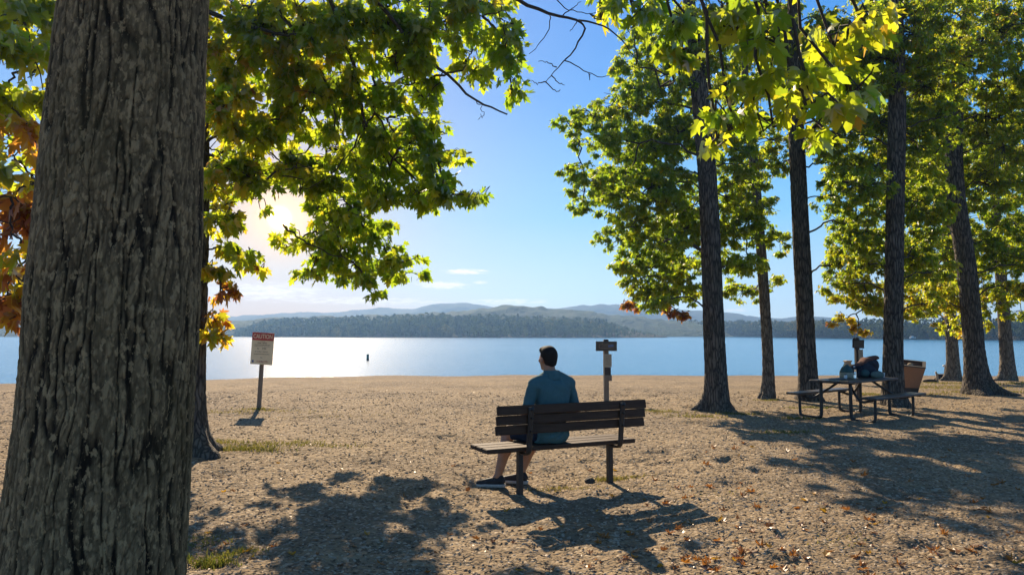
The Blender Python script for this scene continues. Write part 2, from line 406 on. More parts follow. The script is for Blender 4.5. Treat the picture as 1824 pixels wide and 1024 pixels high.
    def finish(s):
        if s.pos:
            me = leaves_mesh('crown', *[np.concatenate(q) for q in (s.pos, s.tip, s.nrm, s.size, s.val)], s.kind)
            link('crown', me, s.leafmat, s.root)
def inside(poly, x, y):
    c = False; n = len(poly)
    for i in range(n):
        (x1, y1), (x2, y2) = poly[i], poly[i - 1]
        if (y1 > y) != (y2 > y) and x < (x2 - x1) * (y - y1) / (y2 - y1) + x1: c = not c
    return c
def fill(T, poly, step, r, Yr, val, dens, seed=1, gap=.27, **kw):
    rr = random.Random(seed); P = np.array(poly, float)
    yy = P[:, 1].min()
    while yy <= P[:, 1].max():
        xx = P[:, 0].min() + rr.random() * step
        while xx <= P[:, 0].max():
            px, py = xx + rr.uniform(-.4, .4) * step, yy + rr.uniform(-.4, .4) * step * .75
            if math.hypot((px - 490) / 62, (py - 392) / 46) > 1 and inside(poly, px, py) and float(vnoise(np.array(px / 70.), np.array(py / 50.), seed)) > gap:
                pxclump(T, px, py, r * rr.uniform(.7, 1.2), r * rr.uniform(.45, .8), rr.uniform(*(Yr(px, py) if callable(Yr) else Yr)), dens, val=(val(px, py) + rr.uniform(-.06, .06), .1), depth=.7, hubs=3, **kw)
            xx += step
        yy += step * .75
def pxclump(t, px, py, rx, ry, Y, dens=1.0, depth=None, **kw):
    """an ellipsoidal spray of foliage seen at that spot, at real distance Y"""
    C = at(px, py, Y); k = Y / F
    rad = np.array([rx * k, depth or max(rx * k * .8, .35), ry * k])
    size = kw.get('size') or t.leaf
    area = math.pi * rx * ry * k * k
    per = kw.pop('per', 9)
    nt_ = max(5, int(dens * 4.2 * area / (size * size * .42) / per))
    return t.clump(C, rad, nt_, per, **kw)

# ------------------------------------------------------------------ light, sky, haze
SUN_EL, SUN_AZ = 30.0, -14.0            # azimuth from +Y, negative = to the left
def dirv(az, el): return Vector((math.sin(R(az)) * math.cos(R(el)), math.cos(R(az)) * math.cos(R(el)), math.sin(R(el))))
sun = bpy.data.lights.new("sun", 'SUN'); sun.energy = 5.0; sun.angle = R(.53); sun.color = (1, .80, .56)
so = bpy.data.objects.new("sun", sun); COL.objects.link(so); so.location = (-20, 60, 40)
so.rotation_euler = (-dirv(SUN_AZ, SUN_EL)).to_track_quat('-Z', 'Y').to_euler()

world = bpy.data.worlds.new("World"); scene.world = world; world.use_nodes = True
nt = world.node_tree; nt.nodes.clear(); wout = N(nt, 'ShaderNodeOutputWorld')
sky = N(nt, 'ShaderNodeTexSky'); sky.sky_type = 'NISHITA'; sky.sun_disc = False
sky.sun_elevation = R(SUN_EL); sky.sun_rotation = R(SUN_AZ); sky.altitude = 200; sky.air_density = 1.0; sky.dust_density = .6; sky.ozone_density = 2.6
geo = N(nt, 'ShaderNodeTexCoord'); D = geo.outputs['Generated']
sep = N(nt, 'ShaderNodeSeparateXYZ'); nt.links.new(D, sep.inputs[0])
el = math_(nt, 'ARCSINE', sep.outputs[2]); azn = math_(nt, 'ARCTAN2', sep.outputs[0], sep.outputs[1])
sunpx = unit(ray(498, 388)[None])[0]
dot = N(nt, 'ShaderNodeVectorMath'); dot.operation = 'DOT_PRODUCT'; nt.links.new(D, dot.inputs[0]); dot.inputs[1].default_value = tuple(sunpx)
ang = math_(nt, 'ARCCOSINE', math_(nt, 'MINIMUM', dot.outputs['Value'], .9999999))
def gauss(x, w): return math_(nt, 'EXPONENT', math_(nt, 'MULTIPLY', math_(nt, 'POWER', math_(nt, 'DIVIDE', x, w), 2), -1))
def expo(x, w): return math_(nt, 'EXPONENT', math_(nt, 'MULTIPLY', math_(nt, 'DIVIDE', x, w), -1))
hs = N(nt, 'ShaderNodeHueSaturation'); hs.inputs['Saturation'].default_value = 1.22; nt.links.new(sky.outputs[0], hs.inputs['Color'])
SKYK = .52 / .082
def sk(c): return tuple(v * SKYK for v in lin(c))
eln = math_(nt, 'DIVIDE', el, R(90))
skr = ramp(nt, eln, [(0, lin((212, 229, 230))), (.035, lin((190, 222, 236))), (.10, lin((120, 196, 244))), (.2, lin((58, 154, 236))), (.34, lin((42, 124, 216))), (.5, lin((84, 112, 150))), (1, lin((84, 98, 120)))])  # unseen upper sky greyed and darkened, to make ground shade darker and less blue
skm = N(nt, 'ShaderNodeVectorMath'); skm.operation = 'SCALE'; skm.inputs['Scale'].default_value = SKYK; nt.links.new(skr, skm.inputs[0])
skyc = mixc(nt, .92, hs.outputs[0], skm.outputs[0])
sa = math.atan2(sunpx[0], sunpx[1])
band = math_(nt, 'MULTIPLY', gauss(math_(nt, 'SUBTRACT', azn, sa - .03), R(17)), gauss(el, R(6.5)))
skyc = mixc(nt, math_(nt, 'MAXIMUM', math_(nt, 'MULTIPLY', expo(ang, R(9)), .9), math_(nt, 'MULTIPLY', band, .93)), skyc, sk((244, 186, 100)))
# thin clouds low over the hills
cl = None
CLOUDS = [(830, 484, 46, 6, 1.0), (788, 508, 52, 8, 1.0), (856, 503, 22, 4, .7), (905, 537, 110, 7, .7), (640, 536, 190, 10, .7), (470, 520, 130, 20, .8), (1315, 552, 34, 4, .7), (1290, 560, 40, 5, .5), (1110, 553, 45, 4, .5), (-60, 520, 200, 20, .5)]
for (px, py, w, h, s_) in CLOUDS:
    d = unit(ray(px, py)[None])[0]; a0 = math.atan2(d[0], d[1]); e0 = math.asin(d[2])
    ga = math_(nt, 'POWER', math_(nt, 'DIVIDE', math_(nt, 'SUBTRACT', azn, a0), w / F), 2)
    ge = math_(nt, 'POWER', math_(nt, 'DIVIDE', math_(nt, 'SUBTRACT', el, e0), h / F), 2)
    g = math_(nt, 'MULTIPLY', math_(nt, 'EXPONENT', math_(nt, 'MULTIPLY', math_(nt, 'ADD', ga, ge), -1)), s_)
    cl = g if cl is None else math_(nt, 'MAXIMUM', cl, g)
cv = N(nt, 'ShaderNodeCombineXYZ'); nt.links.new(math_(nt, 'MULTIPLY', azn, 38), cv.inputs[0]); nt.links.new(math_(nt, 'MULTIPLY', el, 210), cv.inputs[1])
cn = noise(nt, cv.outputs[0], 1.6, 6, .65, .5)
cm = N(nt, 'ShaderNodeMapRange'); cm.interpolation_type = 'SMOOTHSTEP'; cm.inputs['From Min'].default_value = .20; cm.inputs['From Max'].default_value = .75
nt.links.new(math_(nt, 'MULTIPLY', cl, math_(nt, 'ADD', math_(nt, 'MULTIPLY', cn, 2.0), -.28)), cm.inputs[0])
cm.inputs['To Max'].default_value = .8
skyc = mixc(nt, cm.outputs[0], skyc, (8.2, 6.9, 5.6))
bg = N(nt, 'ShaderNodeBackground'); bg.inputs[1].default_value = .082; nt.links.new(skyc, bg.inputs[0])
glow = math_(nt, 'ADD', math_(nt, 'ADD', math_(nt, 'MULTIPLY', gauss(ang, R(.42)), 30.0), math_(nt, 'MULTIPLY', expo(ang, R(1.2)), .8)), math_(nt, 'MULTIPLY', expo(ang, R(7.5)), .12))
bg2 = N(nt, 'ShaderNodeBackground'); bg2.inputs[0].default_value = (1.0, .60, .24, 1); nt.links.new(glow, bg2.inputs[1])
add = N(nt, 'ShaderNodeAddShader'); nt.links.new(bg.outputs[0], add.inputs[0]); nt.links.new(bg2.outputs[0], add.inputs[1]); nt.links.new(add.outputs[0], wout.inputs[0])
try: world.cycles.sampling_method = 'MANUAL'; world.cycles.sample_map_resolution = 2048
except Exception: pass

hz = MB().box((0, 600, 38.5), (4000, 1400, 81)).build('haze', None); tag(hz, kind='stuff')
m, nt, out = newmat('haze'); pv = N(nt, 'ShaderNodeVolumePrincipled'); pv.inputs['Color'].default_value = (.25, .47, .88, 1)
pv.inputs['Density'].default_value = 5.6e-4; pv.inputs['Anisotropy'].default_value = .45; nt.links.new(pv.outputs[0], out.inputs['Volume']); hz.data.materials.append(m)

# ------------------------------------------------------------------ ground
def lines(segs):
    o = []
    for a, b, n in segs: o.append(np.linspace(a, b, n, endpoint=False))
    o.append(np.array([segs[-1][1]])); return np.concatenate(o)
ys = [-300, -150, -80, -40, -20, -8, -2, 1, 2.5]
y = 3.2
while y < 60: ys.append(y); y *= 1.0042
ys += [62, 70, 90, 130, 400, 1240]
xs = lines([(-1900, -200, 8), (-200, -60, 14), (-60, -24, 40), (-24, -9, 150), (-9, 10, 620), (10, 26, 170), (26, 60, 40), (60, 200, 14), (200, 1900, 8)])
X, Y = np.meshgrid(xs, np.array(ys, float), indexing='ij')
nearw = np.exp(-((np.clip(Y, 0, None)) / 26.0) ** 2) * (np.abs(X) < 60)
Z = gz(X, Y) + np.where(Y < 60, (fbm(X * .35, Y * .35, 3, 3) - .5) * .10 * np.exp(-(Y / 60) ** 2), 0)
bumps = (fbm(X * 3.1, Y * 3.1, 5, 21) - .5) * .06 - .05 * sstep(.62, .8, fbm(X * 2.2 + 7, Y * 1.6, 3, 33))
f1, f2, cid = worley(X * 5.5 + .6 * fbm(X * 4, Y * 4, 2, 9), Y * 5.5, 5)
bumps += (sstep(.0, .55, f1) - .5) * .020 * np.clip(cid * 1.6 - .5, 0, 1) * sstep(.35, .7, fbm(X * 1.3, Y * 1.3, 3, 15))
f1b, f2b, cidb = worley(X * 17, Y * 17, 6)
bumps += np.where(cidb > .5, (1 - sstep(0, .42, f1b)) * .014, 0) * np.exp(-Y / 18)
Z = Z + bumps * nearw * (np.abs(Y) < 60)
far = Y > 60; Z = np.where(far, -3.0, Z)
nx, ny = X.shape; idx = np.arange(nx * ny).reshape(nx, ny)
q = np.stack([idx[:-1, :-1], idx[1:, :-1], idx[1:, 1:], idx[:-1, 1:]], -1).reshape(-1, 4)
m, nt, out = newmat('sandy_soil'); p = N(nt, 'ShaderNodeBsdfPrincipled'); nt.links.new(p.outputs[0], out.inputs[0])
v = coords(nt); big = noise(nt, v, .45, 4, .6); mid = noise(nt, v, 3.5, 5, .65); fin = noise(nt, v, 34, 4, .7); vo = N(nt, 'ShaderNodeTexVoronoi'); vo.inputs['Scale'].default_value = 42; nt.links.new(v, vo.inputs[0])
vo2 = N(nt, 'ShaderNodeTexVoronoi'); vo2.inputs['Scale'].default_value = 15; nt.links.new(coords(nt, (1, .8, 1), rot=(0, 0, .6)), vo2.inputs[0])
c = ramp(nt, mid, [(.3, (.205, .150, .088)), (.7, (.35, .26, .155))])
c = mixc(nt, ramp(nt, big, [(.40, (0, 0, 0)), (.64, (.8, .8, .8))]), c, (.165, .124, .080))
sepc = N(nt, 'ShaderNodeSeparateColor'); nt.links.new(vo.outputs['Color'], sepc.inputs[0])
c = mixc(nt, ramp(nt, sepc.outputs[0], [(.0, (.65, .65, .65)), (.16, (.4, .4, .4)), (.2, (0, 0, 0))]), c, (.06, .042, .028))
c = mixc(nt, ramp(nt, sepc.outputs[1], [(.84, (0, 0, 0)), (.9, (.6, .6, .6))]), c, (.52, .43, .31))
gp = N(nt, 'ShaderNodeNewGeometry'); gs = N(nt, 'ShaderNodeSeparateXYZ'); nt.links.new(gp.outputs['Position'], gs.inputs[0])
wz = math_(nt, 'ADD', gs.outputs[2], math_(nt, 'MULTIPLY', big, .12))
c = mixc(nt, ramp(nt, math_(nt, 'ADD', wz, .5), [(.06, (.62, .62, .62)), (.40, (.45, .45, .45)), (.52, (0, 0, 0))]), c, (.15, .11, .078))
nt.links.new(c, p.inputs['Base Color']); p.inputs['Roughness'].default_value = .95; p.inputs['Specular IOR Level'].default_value = .15
hgt = math_(nt, 'ADD', math_(nt, 'MULTIPLY', fin, .5), math_(nt, 'ADD', math_(nt, 'MULTIPLY', vo.outputs['Distance'], -.5), math_(nt, 'MULTIPLY', vo2.outputs['Distance'], -.9)))
nt.links.new(bump(nt, hgt, .85, .028), p.inputs['Normal'])
gro = link('ground', np_mesh('ground', np.stack([X, Y, Z], -1).reshape(-1, 3), [q]), m); tag(gro, kind='structure')
def gh(x, y):
    """height of the modelled ground surface near the camera"""
    x = np.asarray(x, float); y = np.asarray(y, float)
    i = np.clip(np.searchsorted(xs, x), 1, len(xs) - 1); j = np.clip(np.searchsorted(ys, y), 1, len(ys) - 1)
    ya = np.array(ys, float); tx = (x - xs[i - 1]) / (xs[i] - xs[i - 1]); ty = (y - ya[j - 1]) / (ya[j] - ya[j - 1])
    return (Z[i - 1, j - 1] * (1 - tx) + Z[i, j - 1] * tx) * (1 - ty) + (Z[i - 1, j] * (1 - tx) + Z[i, j] * tx) * ty
def gpt(px, py):
    g = ground(px, py); g[2] = float(gh(g[0], g[1])); return g

# ------------------------------------------------------------------ lake
m, nt, out = newmat('lake_water'); p = N(nt, 'ShaderNodeBsdfPrincipled'); nt.links.new(p.outputs[0], out.inputs[0])
p.inputs['Base Color'].default_value = (.03, .16, .31, 1); p.inputs['Roughness'].default_value = .16; p.inputs['IOR'].default_value = 1.33
def wavec(sc, th):
    mp = N(nt, 'ShaderNodeMapping'); mp.inputs['Scale'].default_value = sc; nt.links.new(coords(nt, rot=(0, 0, -th)), mp.inputs[0]); return mp.outputs[0]
w1 = noise(nt, wavec((.22, 1.7, 1), R(24)), 1.0, 4, .6, .4); w2 = noise(nt, wavec((1.1, 5.4, 1), R(22)), 1.0, 3, .6)
w3 = noise(nt, coords(nt, (.02, .055, 1)), 1.0, 3, .55)
amp = ramp(nt, w3, [(.35, (.7, .7, .7)), (.65, (1, 1, 1))])
hh = math_(nt, 'MULTIPLY', math_(nt, 'ADD', math_(nt, 'MULTIPLY', w1, 1.0), math_(nt, 'MULTIPLY', w2, .35)), amp)
nt.links.new(bump(nt, hh, .8, .095), p.inputs['Normal'])
wx = lines([(-1950, -60, 10), (-60, 60, 120), (60, 1950, 10)])
V = []; 
for xx in wx: V += [[xx, float(ysh(xx)) - 1.2, -.45], [xx, 1250, -.45]]
k = np.arange(len(wx) - 1) * 2
lake = link('lake_water', np_mesh('lake_water', np.array(V), [np.stack([k, k + 2, k + 3, k + 1], -1)]), m); tag(lake, kind='structure')

# ------------------------------------------------------------------ hills and far woods
def skyl(pts, D):
    P = np.array([at(px, py, D) for px, py in pts]); return P[:, 0], P[:, 2]
def ridge(name, pts, D, depth, mat, nx=420, ny=22, rag=1.0, cell=6.0, seed=1, foot=-1.0):
    x, z = skyl(pts, D); X1 = np.linspace(x[0], x[-1], nx); zz = np.interp(X1, x, z)
    zz = np.convolve(np.pad(zz, 6, mode='edge'), np.hanning(13) / np.hanning(13).sum(), 'valid')
    v = np.linspace(-1, 1, ny); XX, VV = np.meshgrid(X1, v, indexing='ij')
    prof = np.clip(np.cos(VV * math.pi / 2), 0, 1) ** .8
    n = fbm(XX / (cell * 9), VV * depth / (cell * 9), 4, seed); f = vnoise(XX / cell, VV * depth / cell, seed + 9)
    Zr = foot + (zz[:, None] - foot) * prof * (1 - .35 * (n - .3) * (1 - prof * .9)) + rag * (f - .5) * prof
    Yr = D + VV * depth + (n - .5) * depth * .15
    idx = np.arange(nx * ny).reshape(nx, ny)
    q = np.stack([idx[:-1, :-1], idx[1:, :-1], idx[1:, 1:], idx[:-1, 1:]], -1).reshape(-1, 4)
    o = link(name, np_mesh(name, np.stack([XX, Yr, Zr], -1).reshape(-1, 3), [q]), mat); return tag(o, kind='structure')
def hillmat(name, a, b, sc):
    m = basic(name, a, b, rough=.95, scale=sc, bstr=1.0, bdist=2.5, spec=.1, detail=7); return m
ridge('mountains', [(-420, 556), (-150, 550), (0, 547), (60, 545), (150, 552), (300, 566), (380, 567), (440, 563), (480, 559), (560, 557), (640, 554), (690, 548), (720, 552), (745, 549), (775, 543), (800, 541), (830, 540), (865, 545), (900, 551), (985, 549), (1060, 541), (1100, 541), (1150, 548), (1230, 553), (1290, 556), (1340, 566), (1400, 567), (1440, 560), (1470, 566), (1520, 574), (1700, 577), (1900, 570), (2300, 566)],
      1000, 130, hillmat('far_hill_forest', (.030, .052, .026), (.018, .034, .018), .02), rag=4, cell=12, seed=3)
ridge('hills', [(-300, 570), (0, 572), (200, 578), (380, 577), (500, 567), (600, 565), (700, 561), (800, 557), (860, 552), (900, 544), (930, 546), (960, 549), (1000, 553), (1060, 558), (1120, 565), (1180, 571), (1300, 577), (1460, 576), (1600, 578), (1900, 576)],
      520, 80, hillmat('hill_forest', (.040, .070, .024), (.018, .036, .014), .07), rag=4, cell=7, seed=5, nx=700, ny=30)
mshore = hillmat('shore_ground', (.09, .085, .04), (.05, .05, .025), .3)
M['shore'] = mshore
def land(name, path, width, zmax, seed):
    """low shore: path of (px, py waterline) and distances, near edge meets the water"""
    P = np.array([ [at(px, HOR, Dd)[0], Dd] for px, Dd in path]); n = 160
    S = np.array([np.interp(np.linspace(0, len(P) - 1, n), np.arange(len(P)), P[:, k]) for k in (0, 1)]).T
    tt = np.linspace(0, 1, 9); V = []
    for i, (x, yv) in enumerate(S):
        e = min(1, i / 12, (n - 1 - i) / 12)
        for t in tt:
            V.append([x, yv + t * width * max(.15, e) + 1.5 * math.sin(i * .7 + seed), -.9 + (zmax * e) * sstep(0, .5, t) + .9 * min(1, t * 9)])
    V = np.array(V); idx = np.arange(n * 9).reshape(n, 9)
    q = np.stack([idx[:-1, :-1], idx[1:, :-1], idx[1:, 1:], idx[:-1, 1:]], -1).reshape(-1, 4)
    o = link(name, np_mesh(name, V, [q]), mshore); tag(o, kind='structure'); return S
def forest(name, S, width, rows, step, hgt, seed, endfall=.08, zmax=3.0, wide=.85):
    """woods on a far shore: crowns of many leaf-clump faces"""
    r = np.random.default_rng(seed); V = []; val = []
    seg = np.concatenate([[0], np.cumsum(np.linalg.norm(np.diff(S, axis=0), axis=1))]); L = seg[-1]
    for row in range(rows):
        s = 0
        while s < L:
            s += step * r.uniform(.55, 1.4)
            if s >= L: break
            x = np.interp(s, seg, S[:, 0]); yv = np.interp(s, seg, S[:, 1]); u = s / L
            e = min(1, .3 + u / endfall * .7, .3 + (1 - u) / endfall * .7)
            h = np.interp(u, np.linspace(0, 1, len(hgt)), hgt) * e * r.uniform(.72, 1.18) * (.62 + .38 * (row + 1) / rows)
            w = h * r.uniform(.75, 1.25) * wide; con = r.random() < .22
            z0 = -.3 + zmax * e * min(1, (row + .5) / rows * 1.6); yy = yv + (row + .3 + r.uniform(-.3, .3)) * width / rows
            n = 150 if row < 3 else 90
            t = r.random(n) ** .8; a = r.uniform(0, 2 * math.pi, n)
            pr = (1 - t) * .95 if con else np.sqrt(np.clip(1 - (2 * t - .95) ** 2, .02, 1))
            lob = 1 + .28 * np.sin(a * 3 + r.uniform(0, 6)) * np.sin(t * 7 + r.uniform(0, 6))
            if con: w *= .6
            rr = w * .5 * pr * lob * r.uniform(.75, 1.05, n)
            c = np.stack([x + rr * np.cos(a), yy + rr * np.sin(a), z0 + .04 * h + t * h * .96], -1)
            nrm = unit(np.stack([np.cos(a), np.sin(a), 1.3 * t - .2], -1) + r.normal(0, .35, (n, 3)))
            A = unit(np.cross(nrm, r.normal(size=(n, 3)))); B = np.cross(nrm, A); sz = h * r.uniform(.055, .11, (n, 1))
            V.append(np.stack([c - A * sz, c - B * sz * .7, c + A * sz * .9, c + B * sz * .8], 1)); val.append(np.full(n * 4, np.clip(r.normal(.25 if con else .45, .2), 0, 1)))
    V = np.concatenate(V).reshape(-1, 3); f = np.arange(len(V)).reshape(-1, 4)
    o = link(name, np_mesh(name, V, [f], {"val": np.concatenate(val)}, smooth=False), M['farleaf']); return tag(o, kind='stuff')
M['farleaf'] = leaf_mat('farleaf', [(0, (.020, .042, .016)), (.5, (.05, .078, .022)), (1, (.12, .115, .03))], [(0, (.03, .06, .015)), (.5, (.09, .13, .02)), (1, (.2, .17, .03))], trans=.3, gloss=.01)
S = land('headland', [(395, 470), (470, 400), (620, 365), (800, 352), (1000, 350), (1188, 352)], 60, 3.5, 1)
forest('headland_forest', S, 50, 9, 3.6, [4.5, 6.5, 7.5, 7.5, 7.8, 8.6, 8.0, 6.8, 3.5], 11, zmax=3.4)
S = land('shore', [(1120, 560), (1240, 480), (1340, 430), (1450, 330), (1560, 265), (1700, 225), (1900, 200), (2500, 190)], 50, 2.6, 2)
forest('shore_forest', S, 42, 7, 3.4, [9, 8.5, 7.8, 6.4, 5.6, 4.7, 4.7, 5, 6], 12, endfall=.03, zmax=2.4)
S = land('far_bank', [(-500, 480), (-100, 500), (60, 520), (250, 540), (420, 560), (520, 600)], 50, 3, 3)
forest('far_bank_forest', S, 40, 5, 4.6, [9, 9, 8.5, 8, 7.5], 13, zmax=2.5)

# ------------------------------------------------------------------ trees
def trunkpath(pts, Y):
    return [at(px, py, Y) for px, py in pts]
# big trunk close to the camera
B0 = np.array([-1.64, 3.05, 0.0]); B0[2] = float(gh(*B0[:2]))
T = Tree('old_maple_tree', B0, 'massive rough-barked tree trunk filling the left side, nearest the camera', 'tree', None, 'maple', .112, M['bark_near'], M['leaf'])
def near_trunk(T):
    rows, seg = 640, 620
    zz = np.linspace(-.15, 3.9, rows); th = np.linspace(0, 2 * math.pi, seg, endpoint=False)
    H, TH = np.meshgrid(zz, th, indexing='ij')
    r = np.interp(zz, [-.15, .5, 1.0, 1.6, 2.6, 3.9], [.318, .31, .315, .32, .29, .262])[:, None]
    cxx = np.interp(zz, [0, .5, 1.7, 2.9, 3.9], [-.05, -.03, -.014, .03, .07])
    a = TH - math.pi                      # the flare spreads to the left
    fl = np.exp(-np.clip(H, 0, 9) / .42)
    rad = r * (1 + fl * (.0 + 1.0 * np.exp(2.4 * (np.cos(a - .35) - 1)) + .30 * np.exp(8 * (np.cos(TH + 1.9) - 1)) + .3 * np.exp(9 * (np.cos(TH - 1.6) - 1))))
    rad = rad + .02 * (fbm(TH / 6.2832 * 5, H * 1.3, 3, 31, 5) - .5)
    u = TH / (2 * math.pi)
    w = fbm(u * 7, H * 1.6, 3, 41, 7) - .5
    def crk(x, y, sd, wrap, w_): return sstep(0, w_, np.abs(2 * vnoise(x, y, sd, wrap) - 1))
    w2 = fbm(u * 40, H * 9, 2, 46, 40) - .5
    c1 = crk(u * 66 + 1.6 * w + .9 * w2, H * 2.4, 51, 66, .24); c2 = crk(u * 120 + 4 * w + 1.6 * w2, H * 11, 52, 120, .4)
    g1, g2, cid = worley(u * 74 + 2 * w + 1.1 * w2, H / .062 + 1.5 * w2 + 2 * w, 43, 74); pl = sstep(.0, .16, g2 - g1) * (.3 + .7 * cid)
    k1, k2, kid = worley(u * 150 + 4 * w, H / .026 + 2 * w2, 48, 150); pl2 = sstep(0, .2, k2 - k1) * kid
    fine = fbm(u * 320, H * 80, 3, 45, 320)
    hgt = .34 * c1 + .14 * c2 + .30 * pl * c1 + .16 * pl2 + .16 * fine
    rad = rad + .0155 * (hgt - .6)
    hgt = .30 * c1 + .16 * c2 + .40 * pl * c1 * (.4 + .6 * kid) + .22 * fine + .05 * pl2 + .3 * np.clip(cid * kid - .5, 0, 1) * c1
    V = np.stack([cxx[:, None] + rad * np.cos(TH), rad * np.sin(TH), H], -1).reshape(-1, 3)
    i = np.arange(rows - 1)[:, None]; j = np.arange(seg)[None]; jn = (j + 1) % seg
    q = np.stack([i * seg + j, i * seg + jn, (i + 1) * seg + jn, (i + 1) * seg + j], -1).reshape(-1, 4)
    link('trunk', np_mesh('trunk', V, [q], {"val": np.clip(hgt - .1, 0, 1.2).ravel()}), T.bark, T.root)
near_trunk(T)
T.path = spline([B0 + [.05, 0, 3.7], B0 + [.08, 0, 5.0], B0 + [.05, .1, 7.2]], 40); T.rad = np.linspace(.29, .16, 40)
mb = MB(); mb.tube(T.loc(T.path), T.rad, 24); mb.build('upper_trunk', M['bark'], T.root, smooth=True)
# limb crossing overhead to the right, hanging sprays of big leaves
lim = T.clump(at(1360, -60, 4.0), (.55, .5, .25), 8, 5, start=B0 + [.2, .05, 4.5], r0=.085, val=(.30, .1), via=[[-.6, 3.3, 4.9], [.6, 3.7, 4.7]])
for a in [(1130, 20, 70, 50, 5.2, .20), (1210, 60, 60, 60, 5.0, .25), (1300, 40, 60, 60, 4.3, .34), (1390, 60, 70, 60, 4.0, .34), (1475, 60, 70, 50, 4.2, .36), (1545, 45, 40, 40, 4.3, .42),
          (1420, 150, 70, 50, 4.0, .36), (1500, 150, 50, 50, 4.1, .33), (1455, 225, 60, 35, 4.0, .33), (1370, 190, 45, 45, 4.2, .34), (1300, 190, 50, 50, 4.3, .26), (1275, 235, 30, 30, 4.4, .2), (1190, 130, 50, 30, 5.2, .3), (1070, 10, 60, 30, 5.6, .2)]:
    px, py, rx, ry, Yd, v = a
    pxclump(T, px, py, rx, ry, Yd, .62, start=lim[9] + rng.normal(0, .1, 3), r0=.013, val=(v - .05, .11), depth=.34, per=6, droop=1.1, flat=.2)
T.finish()
# bare twigs hanging in the gap of sky
mb = MB()
tw = [[(860, -30), (935, 5), (985, 27), (1030, 37), (1042, 52)], [(1030, 37), (1070, 45), (1100, 65), (1125, 95), (1142, 127)], [(1042, 52), (1025, 85), (1005, 108), (985, 130), (972, 145)], [(1005, 108), (1030, 120), (1050, 132), (1075, 137), (1090, 133)],
      [(972, 145), (990, 162), (998, 160)], [(972, 145), (958, 148), (948, 145)], [(980, 27), (978, 50), (962, 78), (942, 98)], [(1000, 30), (1020, 14), (1035, 2)], [(990, 0), (1010, 16), (1040, 24), (1075, 20)], [(1050, 132), (1050, 142)], [(992, 120), (975, 113), (960, 110)], [(983, 135), (995, 148), (1004, 150)], [(1030, 37), (1016, 56)]]
for k, pl in enumerate(tw):
    P = spline([at(px, py, 5.2 + .1 * math.sin(k)) for px, py in pl], 12); P = P + rng.normal(0, .004, P.shape)
    mb.tube(T.loc(P), np.linspace(.017 if k == 0 else .008 if k < 3 else .0045, .006 if k == 0 else .002, 12), 6)
mb.build('branch', M['twig'], T.root, smooth=True)

# maple just behind it, whose crown hides the sun
B1 = gpt(332, 808)
T = Tree('maple_tree', B1, 'maple half hidden behind the massive trunk, its wide yellow-green crown filtering the sun', 'tree', None, 'maple', .175, M['bark'], M['leaf'])
T.trunk([B1, B1 + [.02, 0, 1.5], B1 + [.03, 0, 3.2], B1 + [-.02, .05, 5.5], B1 + [.1, .2, 9]], [(0, .215), (1.2, .18), (3, .165), (6, .14), (9, .05)], flare=1.0, seed=4)
for a in [(450, 80, 110, 100, 8.5, .3), (600, 50, 110, 80, 9, .3), (740, 50, 100, 70, 10, .28), (850, 30, 80, 60, 9, .22), (905, 95, 36, 60, 8.6, .14), (910, 155, 30, 35, 8.6, .1), (400, 190, 80, 80, 8.3, .42), (510, 210, 90, 80, 9.2, .28), (620, 170, 100, 80, 9.8, .24), (730, 150, 70, 60, 9.2, .22),
          (840, 125, 28, 30, 9.5, .2), (590, 290, 100, 60, 10, .25), (700, 250, 80, 60, 9.0, .2), (770, 285, 60, 40, 8.9, .14), (790, 345, 70, 32, 8.9, .12), (845, 352, 28, 20, 8.8, .1), (420, 310, 70, 60, 9, .36), (405, 385, 34, 26, 9.2, .34), (600, 380, 90, 55, 10.8, .22), (400, 440, 34, 24, 9.2, .4), (385, 395, 40, 30, 9, .4), (430, 455, 36, 18, 9.4, .34), (405, 300, 50, 40, 8.8, .42), (455, 330, 44, 22, 9, .36), (392, 478, 30, 18, 9, .45), (520, 300, 50, 20, 9.2, .3), (640, 300, 60, 34, 11.4, .2), (700, 245, 60, 34, 11.8, .2), (600, 335, 50, 30, 11.2, .25), (740, 285, 50, 30, 11.6, .18), (455, 470, 26, 16, 9.6, .34), (670, 420, 60, 40, 11.4, .2),
          (570, 440, 60, 45, 11, .26), (650, 480, 80, 32, 11.6, .18), (720, 485, 38, 22, 11.6, .12), (550, 490, 40, 25, 11, .26), (505, 315, 60, 24, 10.2, .33), (392, 520, 26, 28, 8.9, .84), (372, 560, 20, 28, 8.9, .66), (375, 478, 22, 20, 9, .5), (380, 598, 14, 10, 8.9, .5), (680, 340, 70, 40, 9.4, .18), (540, 110, 120, 90, 11, .4), (380, 60, 60, 80, 9.5, .45), (700, 90, 90, 70, 9.5, .3)]:
    px, py, rx, ry, Yd, v = a
    if py < 215: Yd = min(Yd, 8.2 + py * .004)
    pxclump(T, px, py, rx, ry, Yd, .68, val=(v - .04 if v < .5 else v, .14), depth=.5, size=.125)
for a in [(640, -70, 140, 50, 9.0), (350, -60, 90, 60, 8.5)]:
    pxclump(T, *a, .4, val=(.3, .1), depth=.6)
fill(T, [(355, 0), (880, 0), (905, 60), (840, 140), (775, 150), (790, 215), (835, 300), (840, 350), (760, 370), (720, 330), (665, 330), (640, 370), (720, 440), (735, 480), (650, 510), (560, 490), (515, 440), (540, 395), (560, 345), (500, 318), (450, 345), (420, 425), (355, 430)],
     44, 46, lambda px, py: (8.2 + py * .0035, 8.9 + py * .0035) if px > 640 else (8.0 + py * .005, 8.6 + py * .005), lambda px, py: .2 + .18 * (1 - sstep(380, 650, px)), .42, seed=3, size=.125)
